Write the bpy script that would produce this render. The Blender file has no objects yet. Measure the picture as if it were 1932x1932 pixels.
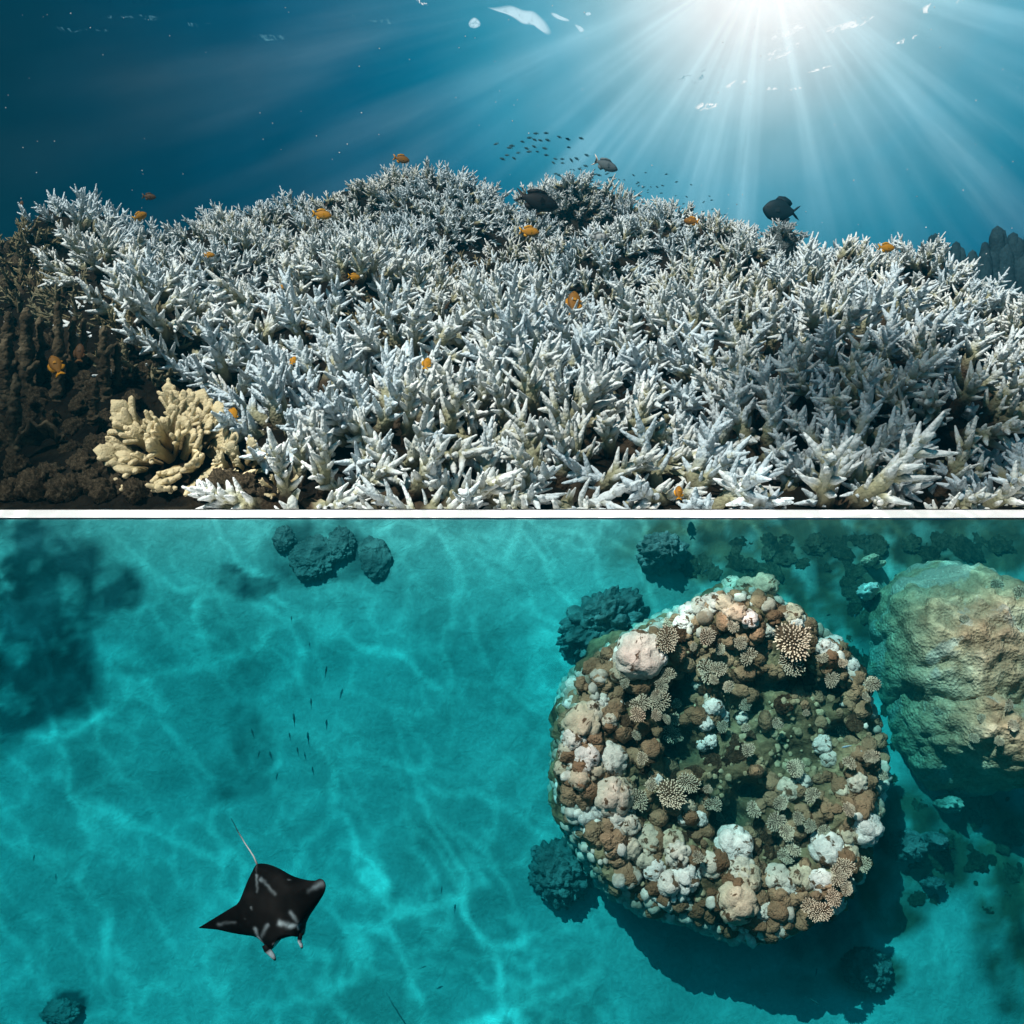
import bpy, bmesh, math, random
import numpy as np
from mathutils import Vector, Matrix, Quaternion, noise
from mathutils.bvhtree import BVHTree

C = bpy.context.scene.collection
SC = bpy.context.scene
R = math.radians
random.seed(7)
RNG = np.random.default_rng(7)

# ------------------------------------------------------------------ camera
TAN = 0.5625                      # half width of the picture at distance 1
W = 2 * TAN
cam_d = bpy.data.cameras.new('camera')
cam_d.sensor_width = 36
cam_d.lens = 18 / TAN
cam_d.clip_start = 0.05
cam_d.clip_end = 500
cam = bpy.data.objects.new('camera', cam_d)
C.objects.link(cam)
cam.location = (0, 0, 0)
cam.rotation_euler = (R(90), 0, 0)
SC.camera = cam

def at(px, py, Y):                # photograph point (1932 px wide) at distance Y -> place
    return Vector(((px - 966) / 1932 * W * Y, Y, (966 - py) / 1932 * W * Y))

# frame of the lower sea floor: x across, V up the slope, N out of the slope
TH = R(16)
T0 = Vector((0, 3.695, -0.0285))
XA = Vector((1, 0, 0))
V = Vector((0, math.sin(TH), math.cos(TH)))
N = Vector((0, -math.cos(TH), math.sin(TH)))
MF = Matrix(((XA.x, V.x, N.x, T0.x), (XA.y, V.y, N.y, T0.y), (XA.z, V.z, N.z, T0.z), (0, 0, 0, 1)))
MFI = MF.inverted()

def on_floor(px, py, h=0.0):      # local (a, b, h) of the sea-floor frame
    d = at(px, py, 1.0)
    t = (N.dot(T0) + h) / N.dot(d)
    return MFI @ (d * t)

SUN = (N * 0.72 + XA * -0.36 + V * 0.59).normalized()
GLOW = at(1450, -95, 1.0).normalized()

# ------------------------------------------------------------------ node helper
class NT:
    def __init__(self, tree):
        self.t = tree
        tree.nodes.clear()
    def n(self, typ, **kw):
        nd = self.t.nodes.new(typ)
        for k, v in kw.items():
            setattr(nd, k, v)
        return nd
    def l(self, a, b):
        self.t.links.new(a, b)
    def put(self, sock, v):
        if isinstance(v, bpy.types.NodeSocket):
            self.l(v, sock)
        elif v is not None:
            if sock.type == 'RGBA' and len(v) == 3:
                v = (*v, 1)
            sock.default_value = v
    def math(self, op, a, b=None, c=None, clamp=False):
        m = self.n('ShaderNodeMath', operation=op, use_clamp=clamp)
        self.put(m.inputs[0], a)
        if b is not None: self.put(m.inputs[1], b)
        if c is not None: self.put(m.inputs[2], c)
        return m.outputs[0]
    def vmath(self, op, a, b=None, scale=None):
        m = self.n('ShaderNodeVectorMath', operation=op)
        self.put(m.inputs[0], a)
        if b is not None: self.put(m.inputs[1], b)
        if scale is not None: self.put(m.inputs['Scale'], scale)
        return m.outputs['Value'] if op in ('DOT_PRODUCT', 'LENGTH', 'DISTANCE') else m.outputs[0]
    def mix(self, f, a, b, blend='MIX'):
        m = self.n('ShaderNodeMix', data_type='RGBA', blend_type=blend)
        self.put(m.inputs[0], f)
        self.put(m.inputs[6], a)
        self.put(m.inputs[7], b)
        return m.outputs[2]
    def ramp(self, f, stops, interp='LINEAR'):
        r = self.n('ShaderNodeValToRGB')
        r.color_ramp.interpolation = interp
        els = r.color_ramp.elements
        while len(els) < len(stops): els.new(0.5)
        for e, (p, c) in zip(els, stops):
            e.position = p
            e.color = (c, c, c, 1) if isinstance(c, (int, float)) else (*c, 1)
        self.put(r.inputs[0], f)
        return r.outputs[0]
    def rng(self, f, a, b, c=0.0, d=1.0, smooth=False):
        m = self.n('ShaderNodeMapRange', interpolation_type='SMOOTHSTEP' if smooth else 'LINEAR')
        self.put(m.inputs[0], f)
        for i, v in zip((1, 2, 3, 4), (a, b, c, d)): self.put(m.inputs[i], v)
        return m.outputs[0]
    def noise(self, vec, scale, detail=3, rough=0.55, dist=0.0, col=False):
        m = self.n('ShaderNodeTexNoise')
        self.put(m.inputs['Vector'], vec)
        m.inputs['Scale'].default_value = scale
        m.inputs['Detail'].default_value = detail
        m.inputs['Roughness'].default_value = rough
        m.inputs['Distortion'].default_value = dist
        return m.outputs['Color'] if col else m.outputs['Fac']
    def voro(self, vec, scale, feature='F1', out='Distance', rand=1.0, smooth=None):
        m = self.n('ShaderNodeTexVoronoi', feature=feature)
        self.put(m.inputs['Vector'], vec)
        m.inputs['Scale'].default_value = scale
        m.inputs['Randomness'].default_value = rand
        if smooth is not None: m.inputs['Smoothness'].default_value = smooth
        return m.outputs[out]

def lin(r, g, b):
    f = lambda c: c / 12.92 if c <= 0.04045 else ((c + 0.055) / 1.055) ** 2.4
    return (f(r / 255), f(g / 255), f(b / 255))

# ------------------------------------------------------------------ world: the open water and the light from above
world = bpy.data.worlds.new('World')
SC.world = world
world.use_nodes = True
w = NT(world.node_tree)
tc = w.n('ShaderNodeTexCoord').outputs['Generated']
d = w.vmath('NORMALIZE', tc)
A_ = GLOW.cross(Vector((0, 0, 1))).normalized()
B_ = A_.cross(GLOW).normalized()
cosg = w.vmath('DOT_PRODUCT', d, tuple(GLOW))
theta = w.math('DEGREES', w.math('ARCCOSINE', cosg))
phi = w.math('ARCTAN2', w.vmath('DOT_PRODUCT', d, tuple(A_)), w.math('MULTIPLY', w.vmath('DOT_PRODUCT', d, tuple(B_)), -1.0))
cmb = w.n('ShaderNodeCombineXYZ')
w.put(cmb.inputs[0], w.math('MULTIPLY', phi, 7.0))
w.put(cmb.inputs[1], w.math('MULTIPLY', theta, 0.03))
ray1 = w.rng(w.noise(cmb.outputs[0], 1.0, 2, 0.5), 0.40, 0.68, 0.0, 1.0, True)
cmb2 = w.n('ShaderNodeCombineXYZ')
w.put(cmb2.inputs[0], w.math('MULTIPLY', phi, 19.0))
w.put(cmb2.inputs[1], w.math('MULTIPLY', theta, 0.10))
w.put(cmb2.inputs[2], 5.3)
ray2 = w.rng(w.noise(cmb2.outputs[0], 1.0, 3, 0.6), 0.36, 0.80, 0.0, 1.0, True)
rays = w.math('ADD', w.math('MULTIPLY', ray1, 0.60), w.math('MULTIPLY', w.math('MULTIPLY', ray2, w.math('ADD', w.math('MULTIPLY', ray1, 0.7), 0.3)), 0.50))
cmb3 = w.n('ShaderNodeCombineXYZ')
w.put(cmb3.inputs[0], w.math('MULTIPLY', phi, 2.6)); w.put(cmb3.inputs[1], w.math('MULTIPLY', theta, 0.05)); w.put(cmb3.inputs[2], 2.2)
rays = w.math('MULTIPLY', rays, w.rng(w.noise(cmb3.outputs[0], 1.0, 2, 0.5), 0.33, 0.66, 0.45, 1.35, True))
fall = w.ramp(w.math('DIVIDE', theta, 60.0), [(0.0, 0.05), (0.06, 0.16), (0.12, 0.24), (0.20, 0.20), (0.30, 0.115), (0.45, 0.05), (0.62, 0.018), (0.8, 0.0)])
base = w.ramp(w.math('DIVIDE', theta, 60.0), [
    (0.0, (1.6, 1.6, 1.6)), (0.06, (1.0, 1.05, 1.05)), (0.10, lin(214, 238, 244)), (0.15, lin(152, 206, 221)), (0.20, lin(98, 176, 200)), (0.26, lin(50, 146, 174)),
    (0.32, lin(14, 118, 150)), (0.39, lin(2, 96, 129)), (0.47, lin(0, 77, 107)), (0.58, lin(0, 56, 80)), (0.72, lin(0, 38, 56)), (1.0, lin(0, 22, 36))])
shaft = w.mix(1.0, fall, (0.75, 1.0, 1.05), 'MULTIPLY')
shaft = w.mix(1.0, shaft, rays, 'MULTIPLY')
murk = w.rng(w.noise(d, 7.0, 4, 0.6), 0.3, 0.7, 0.88, 1.10)
water_col = w.mix(1.0, w.mix(1.0, base, murk, 'MULTIPLY'), shaft, 'ADD')
sky = w.n('ShaderNodeTexSky', sky_type='NISHITA')
sky.sun_disc = False
sky.sun_elevation = math.asin(SUN.z)
sky.sun_rotation = math.atan2(SUN.x, SUN.y)
sep = w.n('ShaderNodeSeparateXYZ')
w.put(sep.inputs[0], d)
behind = w.rng(w.math('ADD', w.math('MULTIPLY', sep.outputs[1], -0.7), w.math('MULTIPLY', sep.outputs[2], 0.5)), 0.25, 0.8, 0.0, 1.0, True)
skyc = w.mix(1.0, sky.outputs[0], (0.55, 1.0, 1.0), 'MULTIPLY')
skyc = w.mix(1.0, skyc, behind, 'MULTIPLY')
bg1 = w.n('ShaderNodeBackground')
w.put(bg1.inputs[0], water_col); bg1.inputs[1].default_value = 1.0
bg2 = w.n('ShaderNodeBackground')
w.put(bg2.inputs[0], skyc); bg2.inputs[1].default_value = 0.025
add = w.n('ShaderNodeAddShader')
w.l(bg1.outputs[0], add.inputs[0]); w.l(bg2.outputs[0], add.inputs[1])
wo = w.n('ShaderNodeOutputWorld')
w.l(add.outputs[0], wo.inputs[0])

# ------------------------------------------------------------------ sun and exposure
sun_d = bpy.data.lights.new('sun', 'SUN')
sun_d.energy = 5.0
sun_d.angle = R(0.18)
sun_d.color = (1.0, 0.94, 0.86)
sun = bpy.data.objects.new('sun', sun_d)
C.objects.link(sun)
sun.rotation_mode = 'QUATERNION'
sun.rotation_quaternion = SUN.to_track_quat('Z', 'Y')
sun.location = SUN * 30
SC.view_settings.view_transform = 'Standard'
SC.view_settings.look = 'None'
SC.view_settings.exposure = 0.0
SC.view_settings.gamma = 1.0
SC.view_settings.use_curve_mapping = False
try:
    SC.cycles.transparent_max_bounces = 16
    SC.cycles.max_bounces = 6
    SC.cycles.diffuse_bounces = 1
    SC.cycles.volume_bounces = 0
    SC.cycles.caustics_reflective = False
    SC.cycles.caustics_refractive = False
except Exception:
    pass

# ------------------------------------------------------------------ object helpers
def tag(o, label=None, cat=None, group=None, kind=None):
    if label: o['label'] = label
    if cat: o['category'] = cat
    if group: o['group'] = group
    if kind: o['kind'] = kind
    return o

def link(name, me, parent=None, M=None):
    o = bpy.data.objects.new(name, me)
    C.objects.link(o)
    if parent: o.parent = parent
    if M is not None: o.matrix_world = M
    return o

def mesh(name, v, f, mats, attr=None, smooth=True, mi=None, fixn=False):
    me = bpy.data.meshes.new(name)
    me.from_pydata(np.asarray(v, dtype=float).tolist(), [], [list(map(int, q)) for q in f])
    for m in (mats if isinstance(mats, (list, tuple)) else [mats]): me.materials.append(m)
    if smooth: me.polygons.foreach_set('use_smooth', [True] * len(me.polygons))
    if mi is not None: me.polygons.foreach_set('material_index', list(map(int, mi)))
    for k, a in (attr or {}).items():
        a = np.asarray(a, dtype=float)
        if a.ndim == 1:
            at_ = me.attributes.new(k, 'FLOAT', 'POINT'); at_.data.foreach_set('value', a.ravel())
        else:
            at_ = me.attributes.new(k, 'FLOAT_COLOR', 'POINT')
            at_.data.foreach_set('color', np.hstack([a, np.ones((len(a), 1))]).ravel())
    me.update()
    if fixn:
        bm = bmesh.new(); bm.from_mesh(me); bmesh.ops.recalc_face_normals(bm, faces=bm.faces[:]); bm.to_mesh(me); bm.free()
    return me

def empty(name, loc=(0, 0, 0)):
    o = bpy.data.objects.new(name, None)
    o.empty_display_size = 0.05
    C.objects.link(o)
    o.location = loc
    return o

def fbm(p, oct=4):
    return noise.fractal(p, 0.9, 2.0, oct)

_ico = {}
def ico(sub):
    if sub not in _ico:
        bm = bmesh.new()
        bmesh.ops.create_icosphere(bm, subdivisions=sub, radius=1.0)
        bm.verts.ensure_lookup_table()
        v = np.array([x.co[:] for x in bm.verts])
        f = [[x.index for x in q.verts] for q in bm.faces]
        bm.free()
        _ico[sub] = (v, f)
    return _ico[sub]

# ------------------------------------------------------------------ materials
def new_mat(name):
    m = bpy.data.materials.new(name)
    m.use_nodes = True
    t = NT(m.node_tree)
    out = t.n('ShaderNodeOutputMaterial')
    return m, t, out

def surf(name, fn, rough=0.8, spec=0.25, bump=None):
    """fn(t, coords) -> colour socket ; bump(t, coords) -> (height socket, strength, distance)"""
    m, t, out = new_mat(name)
    co = t.n('ShaderNodeTexCoord')
    p = t.n('ShaderNodeBsdfPrincipled')
    t.put(p.inputs['Base Color'], fn(t, co))
    p.inputs['Roughness'].default_value = rough
    p.inputs['Specular IOR Level'].default_value = spec
    if bump:
        h, s, dd = bump(t, co)
        b = t.n('ShaderNodeBump')
        b.inputs['Strength'].default_value = s
        b.inputs['Distance'].default_value = dd
        t.put(b.inputs['Height'], h)
        t.l(b.outputs[0], p.inputs['Normal'])
    t.l(p.outputs[0], out.inputs[0])
    return m

def attr(t, name, col=False):
    a = t.n('ShaderNodeAttribute', attribute_name=name)
    return a.outputs['Color'] if col else a.outputs['Fac']

def obj_rand(t):
    return t.n('ShaderNodeObjectInfo').outputs['Random']

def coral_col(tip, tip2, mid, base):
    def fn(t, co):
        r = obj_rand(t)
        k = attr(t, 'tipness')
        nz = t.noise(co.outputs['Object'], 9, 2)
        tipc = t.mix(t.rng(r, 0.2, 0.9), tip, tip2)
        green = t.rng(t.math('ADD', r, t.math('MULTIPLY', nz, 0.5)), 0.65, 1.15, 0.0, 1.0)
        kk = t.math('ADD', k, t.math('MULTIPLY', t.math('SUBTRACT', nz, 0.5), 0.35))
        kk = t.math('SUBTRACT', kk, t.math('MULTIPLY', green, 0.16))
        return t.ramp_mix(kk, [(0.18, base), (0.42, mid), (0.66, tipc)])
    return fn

def ramp_mix(self, f, stops):
    c = stops[0][1]
    for (p0, c0), (p1, c1) in zip(stops, stops[1:]):
        c = self.mix(self.rng(f, p0, p1), c, c1)
    return c
NT.ramp_mix = ramp_mix

def polyp_bump(scale, s=0.5, dist=0.006):
    def fn(t, co):
        v = t.voro(co.outputs['Object'], scale)
        return t.math('SUBTRACT', 1.0, v), s, dist
    return fn

M_STAG = surf('bleached_coral', coral_col((0.62, 0.75, 0.81), (0.79, 0.85, 0.83), (0.34, 0.35, 0.22), (0.04, 0.028, 0.015)), 0.75, 0.2, polyp_bump(75, 0.8, 0.008))  # branch bases brown, and darkened in colour to deepen shade between branches
M_BROWNSTAG = surf('algae_coral', coral_col((0.20, 0.19, 0.12), (0.26, 0.23, 0.13), (0.13, 0.11, 0.06), (0.06, 0.045, 0.03)), 0.85, 0.1, polyp_bump(95, 0.6))
M_CREAM = surf('cream_coral', coral_col((0.74, 0.66, 0.42), (0.72, 0.62, 0.38), (0.52, 0.45, 0.25), (0.30, 0.23, 0.11)), 0.6, 0.25,
               lambda t, co: (t.noise(co.outputs['Object'], 30, 5), 0.5, 0.03))

def mottled(cols, scale, detail=5, dist=0.6, coord='Object', rnd=0.0):
    def fn(t, co):
        v = co.outputs[coord]
        f = t.noise(v, scale, detail, 0.62, dist)
        if rnd:
            f = t.math('ADD', f, t.math('MULTIPLY', t.math('SUBTRACT', obj_rand(t), 0.5), rnd))
        n = len(cols)
        c = t.ramp_mix(f, [(0.32 + 0.36 * i / (n - 1), c_) for i, c_ in enumerate(cols)])
        fine = t.rng(t.noise(v, scale * 9, 3, 0.6), 0.25, 0.75, 0.7, 1.3)
        return t.mix(1.0, c, fine, 'MULTIPLY')
    return fn

def rough_bump(scale, s=0.8, dist=0.03):
    def fn(t, co):
        a = t.noise(co.outputs['Object'], scale, 6, 0.65)
        b = t.voro(co.outputs['Object'], scale * 2.3)
        return t.math('ADD', a, t.math('MULTIPLY', b, 0.35)), s, dist
    return fn

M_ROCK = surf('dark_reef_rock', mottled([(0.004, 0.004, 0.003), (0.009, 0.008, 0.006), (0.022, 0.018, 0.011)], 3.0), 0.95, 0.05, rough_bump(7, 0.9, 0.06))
M_PILLAR = surf('dead_pillar_coral', mottled([(0.024, 0.019, 0.012), (0.085, 0.068, 0.042), (0.22, 0.185, 0.12)], 6.0), 0.9, 0.1, rough_bump(22, 0.9, 0.02))
M_FARPILLAR = surf('haze_tinted_pillar_coral', mottled([(0.012, 0.03, 0.04), (0.03, 0.07, 0.085)], 3.0), 0.9, 0.1, rough_bump(12, 0.6, 0.03))  # distance haze painted into the colour as dark blue

def sand_fn(t, co):
    v = co.outputs['Object']
    f = t.noise(v, 1.1, 5, 0.6, 0.4)
    g = t.noise(v, 6.0, 4, 0.6, 0.5)
    c = t.ramp_mix(f, [(0.34, (0.24, 0.39, 0.37)), (0.52, (0.33, 0.54, 0.52)), (0.68, (0.38, 0.63, 0.60))])
    c = t.mix(1.0, c, t.rng(g, 0.3, 0.7, 0.86, 1.12), 'MULTIPLY')
    c = t.mix(1.0, c, t.rng(t.noise(v, 60, 3, 0.7), 0.3, 0.7, 0.86, 1.12), 'MULTIPLY')
    c = t.mix(1.0, c, t.rng(t.voro(v, 26), 0.03, 0.10, 0.72, 1.0), 'MULTIPLY')
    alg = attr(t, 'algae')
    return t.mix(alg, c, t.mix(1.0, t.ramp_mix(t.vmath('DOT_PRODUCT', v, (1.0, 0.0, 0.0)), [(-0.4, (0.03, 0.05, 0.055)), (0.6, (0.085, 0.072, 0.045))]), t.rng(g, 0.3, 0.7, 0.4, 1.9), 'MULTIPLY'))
M_SAND = surf('sand', sand_fn, 0.95, 0.1, lambda t, co: (t.noise(co.outputs['Object'], 16, 6, 0.65, 0.5), 0.55, 0.02))

def lump_fn(t, co):
    r = obj_rand(t)
    v = co.outputs['Object']
    c = t.mix(t.rng(r, 0.25, 0.75), (0.90, 0.74, 0.69), (0.66, 0.48, 0.35))
    c = t.mix(1.0, c, t.rng(t.noise(v, 3.0, 4), 0.3, 0.7, 0.75, 1.2), 'MULTIPLY')
    off = t.n('ShaderNodeCombineXYZ'); t.put(off.inputs[0], t.math('MULTIPLY', r, 50.0))
    pv = t.vmath('ADD', v, off.outputs[0])
    patch = t.rng(t.noise(pv, 1.5, 4, 0.6, 0.6), 0.57, 0.61)
    return t.mix(patch, c, t.mix(1.0, (0.13, 0.065, 0.035), t.rng(t.noise(v, 8, 3), 0.3, 0.7, 0.5, 1.5), 'MULTIPLY'))
M_LUMP = surf('bleached_massive_coral', lump_fn, 0.8, 0.2, lambda t, co: (t.noise(co.outputs['Object'], 7, 4, 0.6), 0.35, 0.08))
M_PALE = surf('pale_coral', mottled([(0.32, 0.21, 0.15), (0.72, 0.58, 0.51), (0.92, 0.80, 0.75)], 7.0, 3), 0.8, 0.2, rough_bump(40, 0.4, 0.008))
M_NODULE = surf('small_coral_nodules', mottled([(0.18, 0.15, 0.10), (0.46, 0.44, 0.38), (0.76, 0.74, 0.68)], 5.0), 0.85, 0.15, rough_bump(30, 0.5, 0.01))
M_DEAD = surf('dead_coral_brown', mottled([(0.065, 0.030, 0.016), (0.19, 0.088, 0.048), (0.37, 0.205, 0.125)], 2.2, rnd=0.25), 0.95, 0.05, rough_bump(5, 1.0, 0.10))
M_BOMMIE = surf('bommie_rock', mottled([(0.07, 0.04, 0.022), (0.22, 0.14, 0.078), (0.44, 0.31, 0.18)], 6.0), 0.95, 0.05, rough_bump(20, 1.0, 0.02))
M_BASIN = surf('sandy_rubble', mottled([(0.28, 0.18, 0.105), (0.46, 0.32, 0.20), (0.62, 0.46, 0.30)], 12.0), 0.95, 0.05, rough_bump(40, 0.8, 0.01))
M_HEAD = surf('teal_coral_head', mottled([(0.06, 0.08, 0.08), (0.16, 0.20, 0.20), (0.36, 0.42, 0.44)], 3.0), 0.9, 0.1, rough_bump(9, 1.0, 0.06))
M_DARKHEAD = surf('dark_coral_head', mottled([(0.07, 0.11, 0.11), (0.15, 0.19, 0.19), (0.26, 0.30, 0.29)], 3.0), 0.95, 0.05, rough_bump(9, 1.0, 0.06))
M_OLIVE = surf('algae_rubble', mottled([(0.06, 0.055, 0.03), (0.15, 0.13, 0.075), (0.30, 0.27, 0.19)], 3.0, rnd=0.2), 0.95, 0.05, rough_bump(9, 1.0, 0.06))

def boulder_fn(t, co):
    v = co.outputs['Object']
    c = mottled([(0.34, 0.205, 0.125), (0.54, 0.36, 0.235), (0.72, 0.54, 0.39)], 7.0)(t, co)
    p = t.rng(t.noise(v, 3.2, 5, 0.65, 0.7), 0.53, 0.575)
    spots = t.rng(t.voro(v, 75), 0.05, 0.32, 1.0, 0.62)
    return t.mix(p, c, t.mix(1.0, (0.85, 0.68, 0.56), spots, 'MULTIPLY'))
M_BOULDER = surf('tan_boulder_coral', boulder_fn, 0.9, 0.1, lambda t, co: (t.math('ADD', t.noise(co.outputs['Object'], 30, 6, 0.7), t.math('MULTIPLY', t.voro(co.outputs['Object'], 90), 0.5)), 0.7, 0.025))

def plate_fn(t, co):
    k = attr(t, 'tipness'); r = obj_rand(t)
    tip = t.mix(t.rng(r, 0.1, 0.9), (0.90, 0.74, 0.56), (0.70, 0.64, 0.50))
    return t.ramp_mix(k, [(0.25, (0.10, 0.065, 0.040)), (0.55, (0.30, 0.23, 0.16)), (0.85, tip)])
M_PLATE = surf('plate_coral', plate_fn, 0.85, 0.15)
M_WHITE = surf('plain_white', lambda t, co: t.mix(1.0, (0.93, 0.93, 0.92), t.rng(t.noise(co.outputs['Object'], 3, 3), 0.3, 0.7, 0.985, 1.01), 'MULTIPLY'), 0.8, 0.1)

def vcol(name, rough, spec, scale=None):
    def fn(t, co):
        c = attr(t, 'tint', True)
        return c
    return surf(name, fn, rough, spec)
M_FISH = vcol('fish_skin', 0.6, 0.15)
M_MANTA = vcol('manta_skin', 0.7, 0.06)

# ------------------------------------------------------------------ haze, water bodies, water surface
def volume_mat(name, color, dens, absorb=None, ad=0.0, aniso=0.0):
    m, t, out = new_mat(name)
    s = t.n('ShaderNodeVolumePrincipled')
    s.inputs['Color'].default_value = (*color, 1)
    s.inputs['Density'].default_value = dens
    s.inputs['Anisotropy'].default_value = aniso
    last = s.outputs[0]
    if absorb:
        a = t.n('ShaderNodeVolumeAbsorption')
        a.inputs['Color'].default_value = (*absorb, 1)
        a.inputs['Density'].default_value = ad
        ad_ = t.n('ShaderNodeAddShader')
        t.l(last, ad_.inputs[0]); t.l(a.outputs[0], ad_.inputs[1])
        last = ad_.outputs[0]
    t.l(last, out.inputs['Volume'])
    return m

def box_mesh(name, lo, hi, mat):
    x0, y0, z0 = lo; x1, y1, z1 = hi
    v = [(x0, y0, z0), (x1, y0, z0), (x1, y1, z0), (x0, y1, z0), (x0, y0, z1), (x1, y0, z1), (x1, y1, z1), (x0, y1, z1)]
    f = [(3, 2, 1, 0), (4, 5, 6, 7), (0, 1, 5, 4), (1, 2, 6, 5), (2, 3, 7, 6), (3, 0, 4, 7)]
    return mesh(name, v, f, mat, smooth=False, fixn=True)

M_HAZE = volume_mat('haze', (0.03, 0.55, 0.75), 0.019, aniso=0.60)
tag(link('haze', box_mesh('haze', (-22, -3, -5.2), (22, 17, 4.9), M_HAZE)), kind='stuff')

# the lagoon water over the sea floor: clear water that swallows red
M_LAGOON = volume_mat('lagoon_water', (0.0, 0.60, 0.72), 0.30, (0.0, 0.89, 0.93), 2.8)
def lagoon():
    hs, bs = 0.49, -4.2
    top_z = -0.029
    def P(x, b, h): return MF @ Vector((x, b, h))
    # the upper end is level, just under the ledge
    def toplevel(h):
        b = (top_z - T0.z - N.z * h) / V.z
        return b
    v = []
    for x in (-7.5, 7.5):
        for h in (-0.35, hs):
            v.append(P(x, bs, h)); v.append(P(x, toplevel(h), h))
    f = [(0, 1, 3, 2), (4, 6, 7, 5), (0, 4, 5, 1), (2, 3, 7, 6), (0, 2, 6, 4), (1, 5, 7, 3)]
    return mesh('water', v, f, M_LAGOON, smooth=False, fixn=True)
tag(link('water', lagoon()), kind='structure')

def surface_mat():
    m, t, out = new_mat('painted_caustics')  # caustic light painted into the sheet's transparency
    co = t.n('ShaderNodeTexCoord').outputs['Object']
    wob = t.noise(co, 2.2, 4, 0.55, 0.0, col=True)
    wv = t.vmath('ADD', co, t.vmath('SCALE', wob, scale=0.50))
    e1 = t.voro(wv, 2.5, 'DISTANCE_TO_EDGE')
    e2 = t.voro(t.vmath('ADD', wv, (7.1, 3.3, 0.0)), 5.2, 'DISTANCE_TO_EDGE')
    l1 = t.rng(e1, 0.0, 0.055, 1.0, 0.0, True)
    l2 = t.rng(e2, 0.0, 0.09, 1.0, 0.0, True)
    patch = t.rng(t.noise(co, 0.9, 3, 0.6), 0.38, 0.68, 0.05, 1.0)
    broad = t.rng(t.noise(co, 0.8, 3, 0.55), 0.3, 0.7, 0.74, 1.04)
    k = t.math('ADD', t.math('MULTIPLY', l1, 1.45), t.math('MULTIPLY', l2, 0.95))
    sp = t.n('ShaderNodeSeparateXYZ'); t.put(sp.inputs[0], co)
    k = t.math('MULTIPLY', k, t.rng(sp.outputs[1], 0.5, 1.5, 1.0, 0.12))      # painted light lines fade out over the reef
    k = t.math('ADD', t.math('MULTIPLY', k, patch), t.math('ADD', broad, t.rng(sp.outputs[1], 0.5, 1.6, 0.0, 0.20)))  # sheet painted brighter over the reef to lift its light
    for (sx, sy), rad, amt in (((-0.25, 1.42), 1.30, 0.85), ((-5.0, 1.35), 1.2, 0.70)):     # shade spots painted in to darken the reef's lower corners
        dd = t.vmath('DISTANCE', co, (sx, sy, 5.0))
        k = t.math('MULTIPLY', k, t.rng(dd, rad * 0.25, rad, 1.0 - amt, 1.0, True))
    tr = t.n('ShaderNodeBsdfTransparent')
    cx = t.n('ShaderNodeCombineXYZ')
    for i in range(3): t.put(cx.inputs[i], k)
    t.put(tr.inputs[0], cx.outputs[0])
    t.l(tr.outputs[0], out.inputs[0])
    return m
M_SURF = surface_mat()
def glitter(name, col, st, lo, hi):  # glowing patches that stand in for sky and sun glints
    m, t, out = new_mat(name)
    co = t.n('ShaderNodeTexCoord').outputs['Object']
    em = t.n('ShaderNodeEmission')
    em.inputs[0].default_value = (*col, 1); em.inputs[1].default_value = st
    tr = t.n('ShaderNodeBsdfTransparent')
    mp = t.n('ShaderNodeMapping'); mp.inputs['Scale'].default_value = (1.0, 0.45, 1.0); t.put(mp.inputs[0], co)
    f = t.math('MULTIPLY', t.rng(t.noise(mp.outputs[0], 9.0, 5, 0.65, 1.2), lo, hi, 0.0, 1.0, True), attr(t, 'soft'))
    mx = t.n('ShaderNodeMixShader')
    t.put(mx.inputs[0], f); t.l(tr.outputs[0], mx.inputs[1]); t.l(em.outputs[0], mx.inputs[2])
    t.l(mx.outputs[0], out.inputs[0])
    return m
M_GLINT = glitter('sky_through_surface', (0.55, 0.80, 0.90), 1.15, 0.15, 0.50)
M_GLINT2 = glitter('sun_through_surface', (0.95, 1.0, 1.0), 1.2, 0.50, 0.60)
M_GLINT3 = glitter('faint_ripple_light', (0.14, 0.42, 0.55), 0.8, 0.50, 0.72)

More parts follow.
